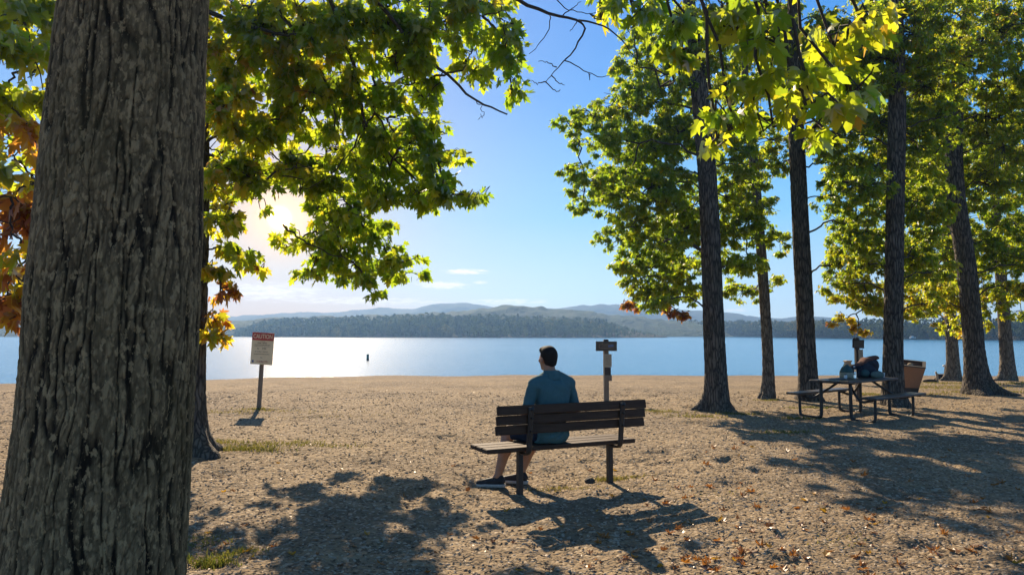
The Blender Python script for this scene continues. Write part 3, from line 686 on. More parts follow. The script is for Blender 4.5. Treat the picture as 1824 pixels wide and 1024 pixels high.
for pl, r0 in (([(575, -40), (640, 150), (655, 230), (740, 320)], .030), ([(460, -40), (530, 70), (590, 170), (600, 260)], .026), ([(640, -30), (720, 60), (790, 130), (850, 180), (905, 205)], .026), ([(330, 10), (420, 40), (500, 62), (560, 50)], .028), ([(640, 150), (645, 230), (600, 300), (540, 340)], .016), ([(360, 270), (440, 300), (540, 320)], .022), ([(500, 400), (560, 440), (640, 470)], .016), ([(790, 130), (770, 160), (750, 190)], .008), ([(850, 180), (862, 205), (850, 212)], .006), ([(880, 0), (900, 60), (905, 130)], .010)):
    mb = MB(); P = spline([at(px, py, 8.1 + .004 * py) for px, py in pl], 16); P = P + rng.normal(0, .012, P.shape); mb.tube(T.loc(P), np.linspace(r0, r0 * .35, 16), 6); mb.build('branch', M['twig'], T.root, smooth=True)
T.finish()
# autumn maple at the left edge
B2 = np.array([-7.6, 9.6, 0]); B2[2] = float(gh(*B2[:2]))
T = Tree('autumn_maple_tree', B2, 'maple with orange and yellow leaves at the left edge beyond the massive trunk', 'tree', None, 'maple', .19, M['bark'], M['leaf'])
T.trunk([B2, B2 + [.05, 0, 3], B2 + [.1, 0, 7]], [(0, .22), (3, .16), (7, .05)], seed=9)
for a in [(30, 40, 80, 80, 8.4, .32), (60, 120, 60, 70, 8, .36), (10, 170, 60, 60, 8.4, .3), (60, 240, 45, 45, 8.2, .68), (20, 270, 50, 45, 8.6, .34), (60, 320, 40, 35, 8.4, .4), (15, 350, 50, 40, 8, .86), (20, 410, 45, 35, 8, .9), (60, 400, 30, 40, 8.4, .72), (45, 450, 35, 25, 8.2, .4), (20, 490, 34, 24, 8.2, .72), (45, 505, 24, 30, 8, .6), (45, 565, 10, 14, 8, .68), (10, 530, 16, 18, 8, .82), (100, 40, 60, 80, 9, .35)]:
    px, py, rx, ry, Yd, v = a
    pxclump(T, px, py, rx, ry, Yd, 1.4, val=(v, .09), depth=.9)
for a in [(-120, 120, 120, 140, 8.6), (-120, 360, 110, 120, 8.8), (-20, -140, 150, 110, 8.8)]:
    pxclump(T, *a, .45, val=(.5, .2), depth=1.3, size=.22)
T.finish()

# row of oaks on the right
OAKS = []
def oak(label, base, Y, pts, rad, clumps, bark='bark', seed=1, leaf=.078, flare=.75, dens=.8, extra=(), poly=None, deep=.4):
    b = gpt(*base); T = Tree('oak_tree', b, label, 'tree', 'trees along the beach edge', 'oak', leaf, M[bark], M['leaf_small'])
    P = [b] + [at(px, py, b[1] + dy) for px, py, dy in pts]
    tpx = lambda y: float(np.interp(y, [q[1] for q in pts][::-1], [q[0] for q in pts][::-1]))
    L = [0]
    for i in range(1, len(P)): L.append(L[-1] + np.linalg.norm(P[i] - P[i - 1]))
    T.trunk(P, [(L[0], rad[0]), (L[1], rad[1]), (L[-1] * .6, rad[2]), (L[-1], rad[3])], flare=flare, seed=seed, rows=200, seg=80, bark_depth=.016, fh=.3)
    for c in clumps:
        px, py, rx, ry, v = c[:5]; dy = c[5] if len(c) > 5 else rng.uniform(-.8, 1.4)
        if py > 400: dy = abs(dy) + deep
        if abs(px - tpx(py)) < .7 * rx + 14 and py > 180: dy = max(dy, .6) + .3
        pxclump(T, px, py, rx, ry, b[1] + dy, dens, val=(v if v > .5 else v - .08, .12), depth=rx * b[1] / F * .9, per=10, flat=.45)
    for (px, py, rx, ry) in extra:
        pxclump(T, px, py, rx, ry, b[1] + rng.uniform(-1, 1), .6, val=(.25, .1), depth=1.6, size=leaf * 1.5, per=10)
    if poly: fill(T, poly, 40, 40, lambda px, py: (b[1] - .4, b[1] + 1.6 + deep) if abs(px - tpx(py)) > 50 or py < 180 else (b[1] + .9, b[1] + 2.2 + deep), lambda px, py: .18 + .08 * sstep(1250, 1600, px) + .15 * sstep(430, 560, py) * (px > 1450), .75, seed=seed, gap=.33, per=10, flat=.45)
    T.finish(); OAKS.append(T); return T
oak('tall dark oak nearest the bench, boughs reaching left over the beach', (1279, 733), None, [(1272, 600, 0), (1262, 350, 0), (1250, 200, 0), (1233, 60, .1), (1215, -140, .2)], (.205, .195, .17, .07),
    [(1085, 245, 75, 38, .16), (1020, 225, 40, 22, .18), (1050, 200, 40, 25, .25), (1140, 190, 90, 45, .28), (1200, 240, 70, 50, .2), (1040, 320, 50, 35, .18), (1010, 300, 22, 14, .22), (1040, 370, 36, 22, .14), (1110, 330, 70, 40, .22), (1120, 385, 50, 25, .2), (1180, 330, 60, 50, .3), (1170, 440, 60, 35, .2), (1115, 475, 36, 22, .22), (1210, 410, 60, 40, .26), (1140, 510, 45, 22, .3), (1120, 545, 22, 14, .84), (1200, 500, 50, 30, .32), (1180, 545, 24, 14, .82), (1215, 560, 30, 14, .88), (1320, 410, 70, 40, .22), (1300, 350, 50, 40, .28), (1330, 470, 40, 30, .3), (1160, 110, 80, 50, .28), (1250, 120, 80, 60, .3), (1260, 40, 90, 60, .28), (1300, 230, 60, 50, .3), (1110, 120, 30, 30, .22), (1150, 470, 70, 30, .2, 2.0), (1110, 425, 60, 30, .2, 1.8), (1200, 520, 50, 22, .3, 2.2), (1090, 330, 70, 40, .2, 2.2), (1200, 380, 60, 40, .25, 2.4), (1140, 260, 90, 50, .25, 2.2)],
    seed=11, deep=1.3, dens=1.0, poly=[(1110, 60), (1180, 0), (1340, 0), (1330, 260), (1390, 430), (1330, 490), (1220, 540), (1150, 540), (1110, 500), (1150, 440), (1100, 390), (1020, 340), (1010, 240), (1080, 190), (1130, 140)], extra=[(1180, -100, 150, 90), (1330, -140, 120, 90)])
oak('slim pale trunk between the two dark trunks beyond the bench', (1370, 708), None, [(1366, 600, 0), (1352, 400, 0), (1338, 240, 0), (1320, 60, 0), (1310, -60, 0)], (.13, .12, .10, .04),
    [(1350, 300, 50, 40, .3), (1380, 250, 50, 50, .34), (1330, 520, 36, 22, .28), (1375, 500, 30, 20, .36), (1390, 430, 30, 30, .28), (1320, 320, 40, 40, .3), (1360, 150, 70, 60, .3), (1300, 520, 20, 20, .3)], bark='bark_pale', seed=12, flare=.7)
oak('dark trunk just left of the picnic table', (1441, 712), None, [(1436, 600, 0), (1426, 400, 0), (1417, 200, 0), (1412, 40, 0), (1410, -120, 0)], (.205, .19, .17, .07),
    [(1420, 90, 90, 70, .3), (1480, 190, 60, 50, .34), (1500, 290, 50, 40, .3), (1480, 350, 40, 35, .24), (1460, 250, 40, 40, .32), (1500, 90, 90, 70, .34), (1350, 60, 70, 60, .32), (1500, 400, 40, 40, .22), (1490, 470, 36, 40, .3), (1395, 300, 24, 20, .3)], seed=13, poly=[(1380, 0), (1500, 0), (1530, 250), (1510, 380), (1470, 330), (1440, 250), (1390, 200)], extra=[(1430, -120, 160, 90)])
oak('dark upright trunk rising behind the picnic table', (1590, 722), None, [(1591, 600, 0), (1594, 400, 0), (1598, 200, 0), (1598, 40, 0), (1590, -140, 0)], (.20, .185, .17, .07),
    [(1560, 100, 100, 70, .36), (1640, 60, 110, 70, .38), (1560, 220, 80, 55, .3), (1530, 330, 70, 45, .26), (1640, 240, 80, 55, .3), (1530, 420, 60, 45, .28), (1500, 510, 50, 30, .36), (1545, 540, 50, 26, .44), (1500, 570, 30, 14, .54), (1530, 585, 26, 12, .58), (1650, 360, 60, 50, .3), (1630, 460, 50, 40, .3), (1580, 480, 40, 30, .34), (1650, 540, 40, 24, .4), (1480, 250, 50, 50, .32), (1650, 150, 90, 60, .34), (1550, 300, 60, 40, .3)], seed=14, poly=[(1500, 0), (1690, 0), (1680, 560), (1600, 560), (1490, 560), (1470, 450), (1510, 400), (1490, 300)], extra=[(1600, -130, 190, 90)])
oak('leaning thick trunk with spreading roots right of the bin', (1741, 699), None, [(1735, 620, 0), (1722, 480, 0), (1702, 340, 0), (1700, 220, .2), (1718, 60, .4), (1735, -60, .6)], (.27, .235, .20, .08),
    [(1700, 110, 100, 70, .36), (1770, 210, 80, 60, .34), (1680, 310, 60, 50, .32), (1770, 330, 70, 55, .32), (1660, 440, 50, 40, .3), (1770, 60, 110, 80, .38), (1800, 150, 70, 60, .36), (1660, 200, 70, 60, .34), (1760, 430, 50, 40, .34), (1715, 540, 36, 20, .5), (1725, 590, 24, 14, .55), (1800, 260, 60, 60, .34), (1630, 310, 50, 50, .3), (1790, 400, 50, 40, .3)], seed=15, flare=1.3, poly=[(1640, 0), (1830, 0), (1830, 540), (1760, 560), (1700, 590), (1640, 540)], extra=[(1740, -110, 170, 90), (1950, 150, 150, 150)])
oak('thin trunk farther back between the bin and the leaning trunk', (1700, 679), None, [(1695, 600, 0), (1690, 480, 0), (1684, 340, 0), (1680, 180, 0)], (.19, .165, .13, .05),
    [(1690, 490, 50, 36, .34), (1660, 550, 40, 20, .46), (1640, 500, 40, 30, .34), (1700, 400, 60, 50, .34), (1690, 580, 30, 14, .52), (1670, 300, 70, 60, .34), (1620, 560, 30, 18, .44)], bark='bark_pale', seed=16)
oak('trunk at the far right edge, beyond the leaning trunk', (1797, 679), None, [(1791, 600, 0), (1782, 480, 0), (1774, 380, 0), (1772, 200, 0)], (.21, .18, .14, .05),
    [(1790, 450, 60, 40, .32), (1800, 520, 40, 26, .34), (1760, 530, 26, 18, .42), (1800, 360, 60, 50, .34), (1820, 560, 30, 14, .4), (1760, 280, 70, 60, .36), (1830, 450, 40, 50, .3)], bark='bark_pale', seed=17, extra=[(1920, 380, 110, 120)])

# ------------------------------------------------------------------ smooth solids from distance fields
class Field:
    def __init__(s, lo, hi, h):
        s.lo = np.array(lo, float); s.h = h; s.n = np.ceil((np.array(hi) - s.lo) / h).astype(int) + 1
        ax = [s.lo[k] + h * np.arange(s.n[k]) for k in range(3)]
        s.X, s.Y, s.Z = np.meshgrid(*ax, indexing='ij'); s.d = np.full(tuple(s.n), 1.0)
    def _join(s, d, k, sl):
        a = s.d[sl]
        if k <= 0: s.d[sl] = np.minimum(a, d); return
        hh = np.clip(.5 + .5 * (a - d) / k, 0, 1); s.d[sl] = a * (1 - hh) + d * hh - k * hh * (1 - hh)
    def _sl(s, lo, hi):
        a = np.clip(((np.array(lo) - s.lo) / s.h).astype(int) - 1, 0, s.n); b = np.clip(((np.array(hi) - s.lo) / s.h).astype(int) + 2, 0, s.n)
        return tuple(slice(int(x), int(y)) for x, y in zip(a, b))
    def cone(s, a, b, ra, rb, k=.02, sub=False, sq=None):
        a, b = np.array(a, float), np.array(b, float); m = max(ra, rb) + .06 + k
        sl = s._sl(np.minimum(a, b) - m, np.maximum(a, b) + m)
        P = np.stack([s.X[sl], s.Y[sl], s.Z[sl]], -1); ab = b - a; t = np.clip(((P - a) @ ab) / (ab @ ab + 1e-12), 0, 1)
        v = P - a - t[..., None] * ab
        if sq is not None: v = v / np.array(sq)
        d = np.linalg.norm(v, axis=-1) - (ra + (rb - ra) * t)
        s._join(d, k, sl); return s
    def ell(s, c, r, k=.02, rot=None):
        c, r = np.array(c, float), np.array(r, float); m = r.max() + .06 + k; sl = s._sl(c - m, c + m)
        P = np.stack([s.X[sl], s.Y[sl], s.Z[sl]], -1) - c
        if rot is not None: P = P @ np.array(rot)
        q = np.linalg.norm(P / r, axis=-1); q2 = np.linalg.norm(P / r ** 2, axis=-1); d = q * (q - 1) / (q2 + 1e-9)
        s._join(d, k, sl); return s
    def cut(s, d): s.d = np.maximum(s.d, d); return s
    def mesh(s, name, smooth=True):
        d = s.d; n = s.n; ins = d < 0
        c = np.zeros(tuple(n - 1), int)
        for i in (0, 1):
            for j in (0, 1):
                for k in (0, 1): c += ins[i:n[0] - 1 + i, j:n[1] - 1 + j, k:n[2] - 1 + k]
        act = (c > 0) & (c < 8); ci = np.argwhere(act); idx = -np.ones(act.shape, int); idx[act] = np.arange(len(ci))
        acc = np.zeros((len(ci), 3)); cnt = np.zeros(len(ci))
        cor = [(0, 0, 0), (1, 0, 0), (0, 1, 0), (1, 1, 0), (0, 0, 1), (1, 0, 1), (0, 1, 1), (1, 1, 1)]
        for a in range(8):
            for b in range(a + 1, 8):
                A, B = np.array(cor[a]), np.array(cor[b])
                if np.abs(A - B).sum() != 1: continue
                da = d[tuple((ci + A).T)]; db = d[tuple((ci + B).T)]; m = (da < 0) != (db < 0)
                t = np.where(m, da / np.where(m, da - db, 1), 0)
                acc += np.where(m[:, None], A + t[:, None] * (B - A), 0); cnt += m
        V = s.lo + s.h * (ci + acc / np.maximum(cnt, 1)[:, None]); F_ = []
        for ax in range(3):
            o1, o2 = [(1, 2), (2, 0), (0, 1)][ax]
            e = np.zeros(3, int); e[ax] = 1; u = np.zeros(3, int); u[o1] = 1; v = np.zeros(3, int); v[o2] = 1
            sl0 = [slice(1, n[k] - 1) for k in range(3)]; sl1 = list(sl0); sl0[ax] = slice(0, n[ax] - 1); sl1[ax] = slice(1, n[ax])
            A = ins[tuple(sl0)]; B = ins[tuple(sl1)]
            off = np.array([q.start for q in sl0])
            for flip, mk in ((False, A & ~B), (True, ~A & B)):
                p = np.argwhere(mk) + off
                if not len(p): continue
                q = [idx[tuple((p - u - v).T)], idx[tuple((p - v).T)], idx[tuple(p.T)], idx[tuple((p - u).T)]]
                q = np.stack(q[::-1] if flip else q, -1); F_.append(q[(q >= 0).all(1)])
        return np_mesh(name, V, [np.concatenate(F_)], smooth=smooth)
    def build(s, name, m, parent=None): return link(name, s.mesh(name), m, parent)

# ------------------------------------------------------------------ bench
YAW = R(26.0); BL = np.array([.065, 7.07, 0.0]); BL[2] = float(gh(BL[0], BL[1]))
er, ef = np.array([math.cos(YAW), math.sin(YAW), 0]), np.array([-math.sin(YAW), math.cos(YAW), 0])
bench = empty('park_bench', BL, YAW, 'dark slatted park bench on two metal legs with a man sitting on it', 'bench')
for k, fy in enumerate((-.105, .035, .175)):
    MB().box((.415, fy, .445), (1.64, .128, .042), bev=.007).build('seat_slat', M['plank'], bench)
for k, (z, fy) in enumerate(((.635, -.195), (.727, -.212), (.819, -.229))):
    MB().box((.49, fy, z), (1.65, .034, .086), rot=rotx(R(-10)), bev=.006).build('back_slat', M['plank'], bench)
for r in (0.0, 1.02):
    mb = MB(); mb.tube([(r, -.02, -.15), (r, -.02, .30), (r, -.02, .405)], [.032] * 3, 4, flat=(1, 1)); 
    zb = float(gh(*(BL[:2] + er[:2] * r))) - BL[2]
    mb2 = MB().box((r, -.02, .135), (.05, .062, .55), bev=.006)
    mb2.build('leg', M['metal'], bench)
    mb = MB()
    mb.tube(spline([(r, .21, .412), (r, .03, .408), (r, -.1, .395), (r, -.205, .42), (r, -.225, .54), (r, -.245, .70), (r, -.262, .845)], 30), [.026] * 30, 10, flat=(.55, 1.15))
    mb.build('support', M['metal'], bench, smooth=True)
    for z in (.62, .74, .82):
        MB().tube([(r, -.222 - (z - .54) * .13, z), (r, -.282 - (z - .62) * .10, z)], [.008, .008], 8).build('bolt', M['metal'], bench)

# ------------------------------------------------------------------ the seated man (bench coordinates)
def mskin(name, a, b): return basic(name, a, b, rough=.55, scale=14, bstr=.12, bdist=.002)
M['skin'] = mskin('skin', (.40, .20, .115), (.33, .155, .085))
M['hair'] = basic('dark_hair', (.022, .016, .012), (.008, .006, .005), rough=.75, scale=60, bstr=.9, bdist=.005, spec=.2)
M['shirt'] = basic('teal_polo', (.058, .14, .155), (.045, .112, .128), rough=.9, scale=26, bstr=.25, bdist=.002, spec=.2)
M['shorts'] = basic('navy_shorts', (.022, .030, .05), (.014, .02, .034), rough=.9, scale=30, bstr=.3, bdist=.002, spec=.2)
M['shoe'] = basic('dark_shoe', (.022, .022, .024), (.012, .012, .013), rough=.75, scale=70, bstr=.4, bdist=.002)
M['sole'] = basic('pale_sole', (.52, .48, .42), (.4, .37, .32), rough=.7, scale=30, bstr=.1)
HY = R(8)                                     # the head is turned a little more to the left
Hc = np.array([.315, -.005, 1.272]); Rh = rotz(HY)
def hp(x, y, z): return Hc + Rh @ np.array([x, y, z])
SHL, SHR = np.array([.33 - .188, -.06, 1.03]), np.array([.33 + .188, -.06, 1.03])
ELL, ELR = np.array([.33 - .275, -.045, .765]), np.array([.33 + .272, -.035, .765])
WRL, WRR = np.array([.255, .20, .655]), np.array([.415, .20, .655])
HIL, HIR = np.array([.235, .0, .555]), np.array([.425, .0, .555])
KNL, KNR = np.array([.085, .42, .525]), np.array([.40, .44, .525])
ANL, ANR = np.array([-.045, .38, .105]), np.array([.225, .41, .105])
def spine(f, g=0.0):
    f.ell((.33, -.005, .545), (.175 + g, .125 + g, .095 + g), .05)
    f.ell((.33, -.035, .70), (.155 + g, .115 + g, .15 + g), .05)
    f.ell((.33, -.06, .90), (.168 + g, .122 + g, .17 + g), .06)
    f.ell((.33, -.068, 1.0), (.16 + g, .098 + g, .085 + g), .05)
    f.cone((.33 - .045, -.055, 1.10), SHL, .056 + g, .054 + g, .05); f.cone((.33 + .045, -.055, 1.10), SHR, .056 + g, .054 + g, .05)
fb = Field((-.30, -.24, -.02), (.72, .66, 1.44), .0075)
spine(fb)
fb.cone((.33, -.055, 1.07), hp(0, -.02, -.07), .062, .056, .035)
for S_, E_, W_, sx in ((SHL, ELL, WRL, 1), (SHR, ELR, WRR, -1)):
    fb.cone(S_, E_, .056, .043, .03); fb.cone(E_, W_, .043, .029, .025)
    d = unit((W_ - E_)[None])[0]; pc = W_ + d * .05
    fb.cone(W_, pc + d * .03, .027, .036, .02, sq=(1, 1, .62))
    for q in range(4):
        b0 = pc + d * .045 + np.array([sx * (-.030 + .02 * q) * .9, .0, 0]); l = (.068, .078, .074, .058)[q if sx > 0 else 3 - q]
        m1 = b0 + d * l * .5 + np.array([0, 0, .004]); m2 = m1 + unit((d + np.array([0, .1, -.9]))[None])[0] * l * .5
        fb.cone(b0 - d * .02, m1, .0098, .0092, .006); fb.cone(m1, m2, .0092, .0080, .004)
    tb = W_ + d * .025 + np.array([sx * .028, 0, 0]); fb.cone(tb, tb + d * .03 + np.array([sx * .028, 0, .0]), .0135, .0115, .01); fb.cone(tb + d * .03 + np.array([sx * .028, 0, 0]), tb + d * .06 + np.array([sx * .022, 0, -.012]), .0115, .0095, .004)
for H_, K_, A_ in ((HIL, KNL, ANL), (HIR, KNR, ANR)):
    fb.cone(H_, K_, .09, .064, .04); fb.cone(K_, K_ * .62 + A_ * .38 + [0, -.026, 0], .061, .065, .03); fb.cone(K_ * .62 + A_ * .38 + [0, -.026, 0], A_, .063, .037, .03)
    fb.cone(A_, A_ + [-.05, .035, -.055], .034, .034, .02)
# head: skull, jaw, brow, nose, lips, ears
fb.ell(hp(0, -.012, .035), (.074, .094, .092), .02, Rh); fb.ell(hp(0, .028, -.035), (.056, .062, .078), .03, Rh)
fb.ell(hp(0, .062, -.088), (.026, .024, .02), .025, Rh); fb.cone(hp(-.03, .078, .022), hp(.03, .078, .022), .012, .012, .015)
fb.cone(hp(0, .088, .012), hp(0, .108, -.028), .008, .0125, .010); fb.cone(hp(-.018, .082, -.058), hp(.018, .082, -.058), .0075, .0075, .008)
for sx in (-1, 1):
    fb.ell(hp(sx * .078, -.006, -.008), (.010, .021, .033), .006, Rh); fb.ell(hp(sx * .045, .058, -.012), (.022, .02, .018), .02, Rh)
    fb.ell(hp(sx * .030, .074, .006), (.013, .010, .009), .004, Rh)
man = fb.build('person', M['skin'])
man.location = BL; man.rotation_euler = (0, 0, YAW)
tag(man, 'man with short dark hair in teal polo shirt and dark shorts, sitting on the bench', 'person')
fh = Field((.16, -.18, 1.15), (.48, .16, 1.43), .0055)
fh.ell(hp(0, -.018, .042), (.081, .101, .094), .015, Rh); fh.ell(hp(0, -.052, -.02), (.060, .052, .075), .03, Rh); fh.ell(hp(0, .05, .095), (.058, .04, .03), .03, Rh)
P = np.stack([fh.X, fh.Y, fh.Z], -1) - Hc; Pl = P @ Rh
fh.cut(np.maximum(-1e9, (Pl[..., 1] - .012) * np.where(Pl[..., 2] < .062, 1, 0) * 1.0 - np.where(Pl[..., 2] < .062, 0, .05)))
fh.cut(-(Pl[..., 2] + .068 - 7 * Pl[..., 0] ** 2 + .35 * np.clip(Pl[..., 1] + .05, 0, 1))); fh.cut(Pl[..., 1] - .082)
for sx in (-1, 1):
    fh.d = np.maximum(fh.d, .026 - np.sqrt((Pl[..., 0] - sx * .08) ** 2 * .25 + (Pl[..., 1] + .004) ** 2 + (Pl[..., 2] + .012) ** 2))
fh.d += .0035 * (fbm(Pl[..., 0] * 90 + Pl[..., 2] * 40, Pl[..., 1] * 90 + Pl[..., 2] * 60, 2, 61) - .5)
fh.build('hair', M['hair'], man)
fs = Field((-.03, -.27, .44), (.70, .16, 1.19), .0075)
spine(fs, .013)
fs.ell((.33, -.035, .56), (.205, .145, .13), .03)
for S_, E_ in ((SHL, ELL), (SHR, ELR)):
    fs.cone(S_, S_ + (E_ - S_) * .80, .066, .060, .014)
_x = np.abs(fs.X - .33); fs.d += .010 * np.exp(-((_x - .185 + .02 * (fs.Z - .9)) / .012) ** 2) * sstep(1.03, .93, fs.Z)
wr = (fbm((fs.X + fs.Y) * 9 + fs.Z * 5, fs.Z * 14, 3, 71) - .5); fs.d += .020 * wr + .006 * np.sin(fs.Z * 70 + 9 * np.sin(fs.X * 9)) * np.exp(-((fs.Z - .62) / .1) ** 2)
fs.cut(.472 - fs.Z + .006 * np.sin(fs.X * 30))
for S_, E_ in ((SHL, ELL), (SHR, ELR)):
    dd = unit((E_ - S_)[None])[0]; pl = (fs.X - S_[0]) * dd[0] + (fs.Y - S_[1]) * dd[1] + (fs.Z - S_[2]) * dd[2]
    side = (fs.X - .33) * np.sign(S_[0] - .33)
    fs.d = np.where((side > .17) & (fs.Z < 1.0), np.maximum(fs.d, pl - .235), fs.d)
shirt = fs.build('polo_shirt', M['shirt'], man)
fc = Field((.2, -.17, 1.04), (.46, .08, 1.24), .005)
fc.cone((.33, -.062, 1.08), (.328, -.05, 1.20), .096, .070, .0); nx_ = np.sqrt((fc.X - .328) ** 2 + (fc.Y + .05) ** 2)
fc.cut(fc.Z - 1.168 + .35 * np.clip(fc.Y + .05, 0, 1)); fc.cut(.064 - nx_); fc.cut(1.08 - fc.Z)
fc.build('collar', M['shirt'], shirt)
fo = Field((-.0, -.2, .43), (.58, .5, .70), .0075)
fo.ell((.33, -.0, .545), (.185, .135, .10), .05)
for H_, K_ in ((HIL, KNL), (HIR, KNR)):
    fo.cone(H_, H_ + (K_ - H_) * .86, .099, .085, .03)
fo.d += .012 * (fbm(fo.X * 16 + fo.Y * 7, fo.Y * 14, 2, 81) - .5)
for H_, K_ in ((HIL, KNL), (HIR, KNR)):
    dd = unit((K_ - H_)[None])[0]; pl = (fo.X - H_[0]) * dd[0] + (fo.Y - H_[1]) * dd[1]; lat = np.abs((fo.X - H_[0]) * dd[1] - (fo.Y - H_[1]) * dd[0])
    fo.d = np.where(lat < .1, np.maximum(fo.d, pl - .34), fo.d)
fo.cut(.468 - fo.Z); fo.build('shorts', M['shorts'], man)
for A_, aim in ((ANL, R(58)), (ANR, R(50))):
    g0 = A_ + np.array([0, 0, 0]); zg = float(gh(*(BL[:2] + er[:2] * A_[0] + ef[:2] * A_[1]))) - BL[2]
    g0[2] = zg + .012; Rf = rotz(aim)
    def fp(x, y, z): return g0 + Rf @ np.array([x, y, z])
    f = Field(g0 - [.3, .3, .05], g0 + [.3, .3, .2], .006)
    f.cone(fp(0, -.035, .055), fp(0, .03, .06), .040, .040, .02); f.cone(fp(0, .03, .05), fp(.004, .16, .03), .043, .036, .03); f.ell(fp(.002, .17, .03), (.046, .05, .034), .02, Rf)
    f.cone(fp(0, -.03, .06), fp(0, -.015, .105), .036, .037, .02); f.cut(g0[2] + .022 - f.Z)
    L_ = np.stack([f.X, f.Y, f.Z], -1) - g0; L_ = L_ @ Rf
    f.cut(L_[..., 2] - .098 + .25 * np.clip(L_[..., 1] - .02, -.05, 1)); sh = f.build('shoe', M['shoe'], man)
    f = Field(g0 - [.3, .3, .05], g0 + [.3, .3, .1], .006)
    f.cone(fp(0, -.035, .02), fp(0, .04, .02), .047, .045, .01); f.cone(fp(0, .04, .02), fp(.004, .17, .02), .045, .049, .02); f.cut(g0[2] - .008 - f.Z); f.cut(f.Z - (g0[2] + .026)); f.build('sole', M['sole'], sh)

# ------------------------------------------------------------------ caution sign
def text_mesh(body, size, name, m, parent, loc, rot=(R(90), 0, 0), ext=.0015, sx=1.0):
    cu = bpy.data.curves.new(name, 'FONT'); cu.body = body; cu.size = size; cu.extrude = ext; cu.align_x = 'CENTER'; cu.align_y = 'CENTER'; cu.resolution_u = 3; cu.offset = size * .012
    tmp = bpy.data.objects.new('tmp', cu); COL.objects.link(tmp); bpy.context.view_layer.update()
    me = bpy.data.meshes.new_from_object(tmp.evaluated_get(bpy.context.evaluated_depsgraph_get())); bpy.data.objects.remove(tmp); bpy.data.curves.remove(cu)
    me.name = name; o = link(name, me, m, parent); o.location = loc; o.rotation_euler = rot; o.scale = (sx, 1, 1); return o
def scrawl(mb, y, z, w, h, r, gap=.25):
    x = -w / 2
    while x < w / 2 - h * .4:
        l = h * r.uniform(.35, .8)
        if r.random() > gap * .6: 
            mb.box((x + l / 2, y, z + r.uniform(-.1, .1) * h), (l * .3, .002, h * r.uniform(.7, 1)))
            if r.random() < .6: mb.box((x + l * .45, y - .0004, z + r.choice((-.3, .0, .35)) * h), (l * .8, .002, h * .22))
        x += l * 1.15
g = gpt(461, 730)
cs = empty('caution_sign', g, R(-4), 'tall cream warning sign with red CAUTION header on a leaning wooden post by the water', 'sign')
lean = roty(R(2.6))
def LP_(x, y, z): return lean @ np.array([x, y, z])
MB().box(LP_(0, 0, .36), (.072, .06, 1.1), rot=lean, bev=.006).build('post', M['oldwood'], cs)
pan = MB().box(LP_(.01, -.043, 1.18), (.445, .014, .63), rot=lean @ roty(R(.6)), bev=.004).build('panel', M['cream'], cs)
MB().box(LP_(.013, -.0525, 1.415), (.441, .006, .155), rot=lean @ roty(R(.6)), bev=.002).build('header', M['red'], cs)
h_ = text_mesh('CAUTION', .118, 'lettering', M['cream'], cs, tuple(LP_(.013, -.057, 1.413)), rot=(R(90), R(3.2), 0), sx=.74)
rr = random.Random(5); mb = MB()
for z, w, h, gp in ((1.318, .10, .016, .2), (1.288, .20, .026, .1), (1.252, .33, .016, .2), (1.222, .31, .012, .3), (1.178, .21, .034, .45), (1.118, .29, .020, .3), (1.068, .32, .018, .2), (1.0, .06, .022, .1)):
    mb = MB(); scrawl(mb, 0, z, w, h, rr, gp); mb.v = [np.array(v) @ lean.T + LP_(.01, -.053, 0) for v in mb.v]; mb.build('text_line', M['ink'], cs)
mb = MB(); scrawl(mb, 0, .925, .24, .034, rr, .1); mb.v = [np.array(v) @ lean.T + LP_(.035, -.053, 0) for v in mb.v]; mb.build('text_line', M['ink_red'], cs)
mb = MB(); mb.box((-.175, 0, .925), (.035, .002, .045)); scrawl(mb, 0, .925, .05, .03, rr, .1); mb.v = [np.array(v) @ lean.T + LP_(.01, -.0525, 0) for v in mb.v]; mb.build('emblem', M['ink_blue'], cs)

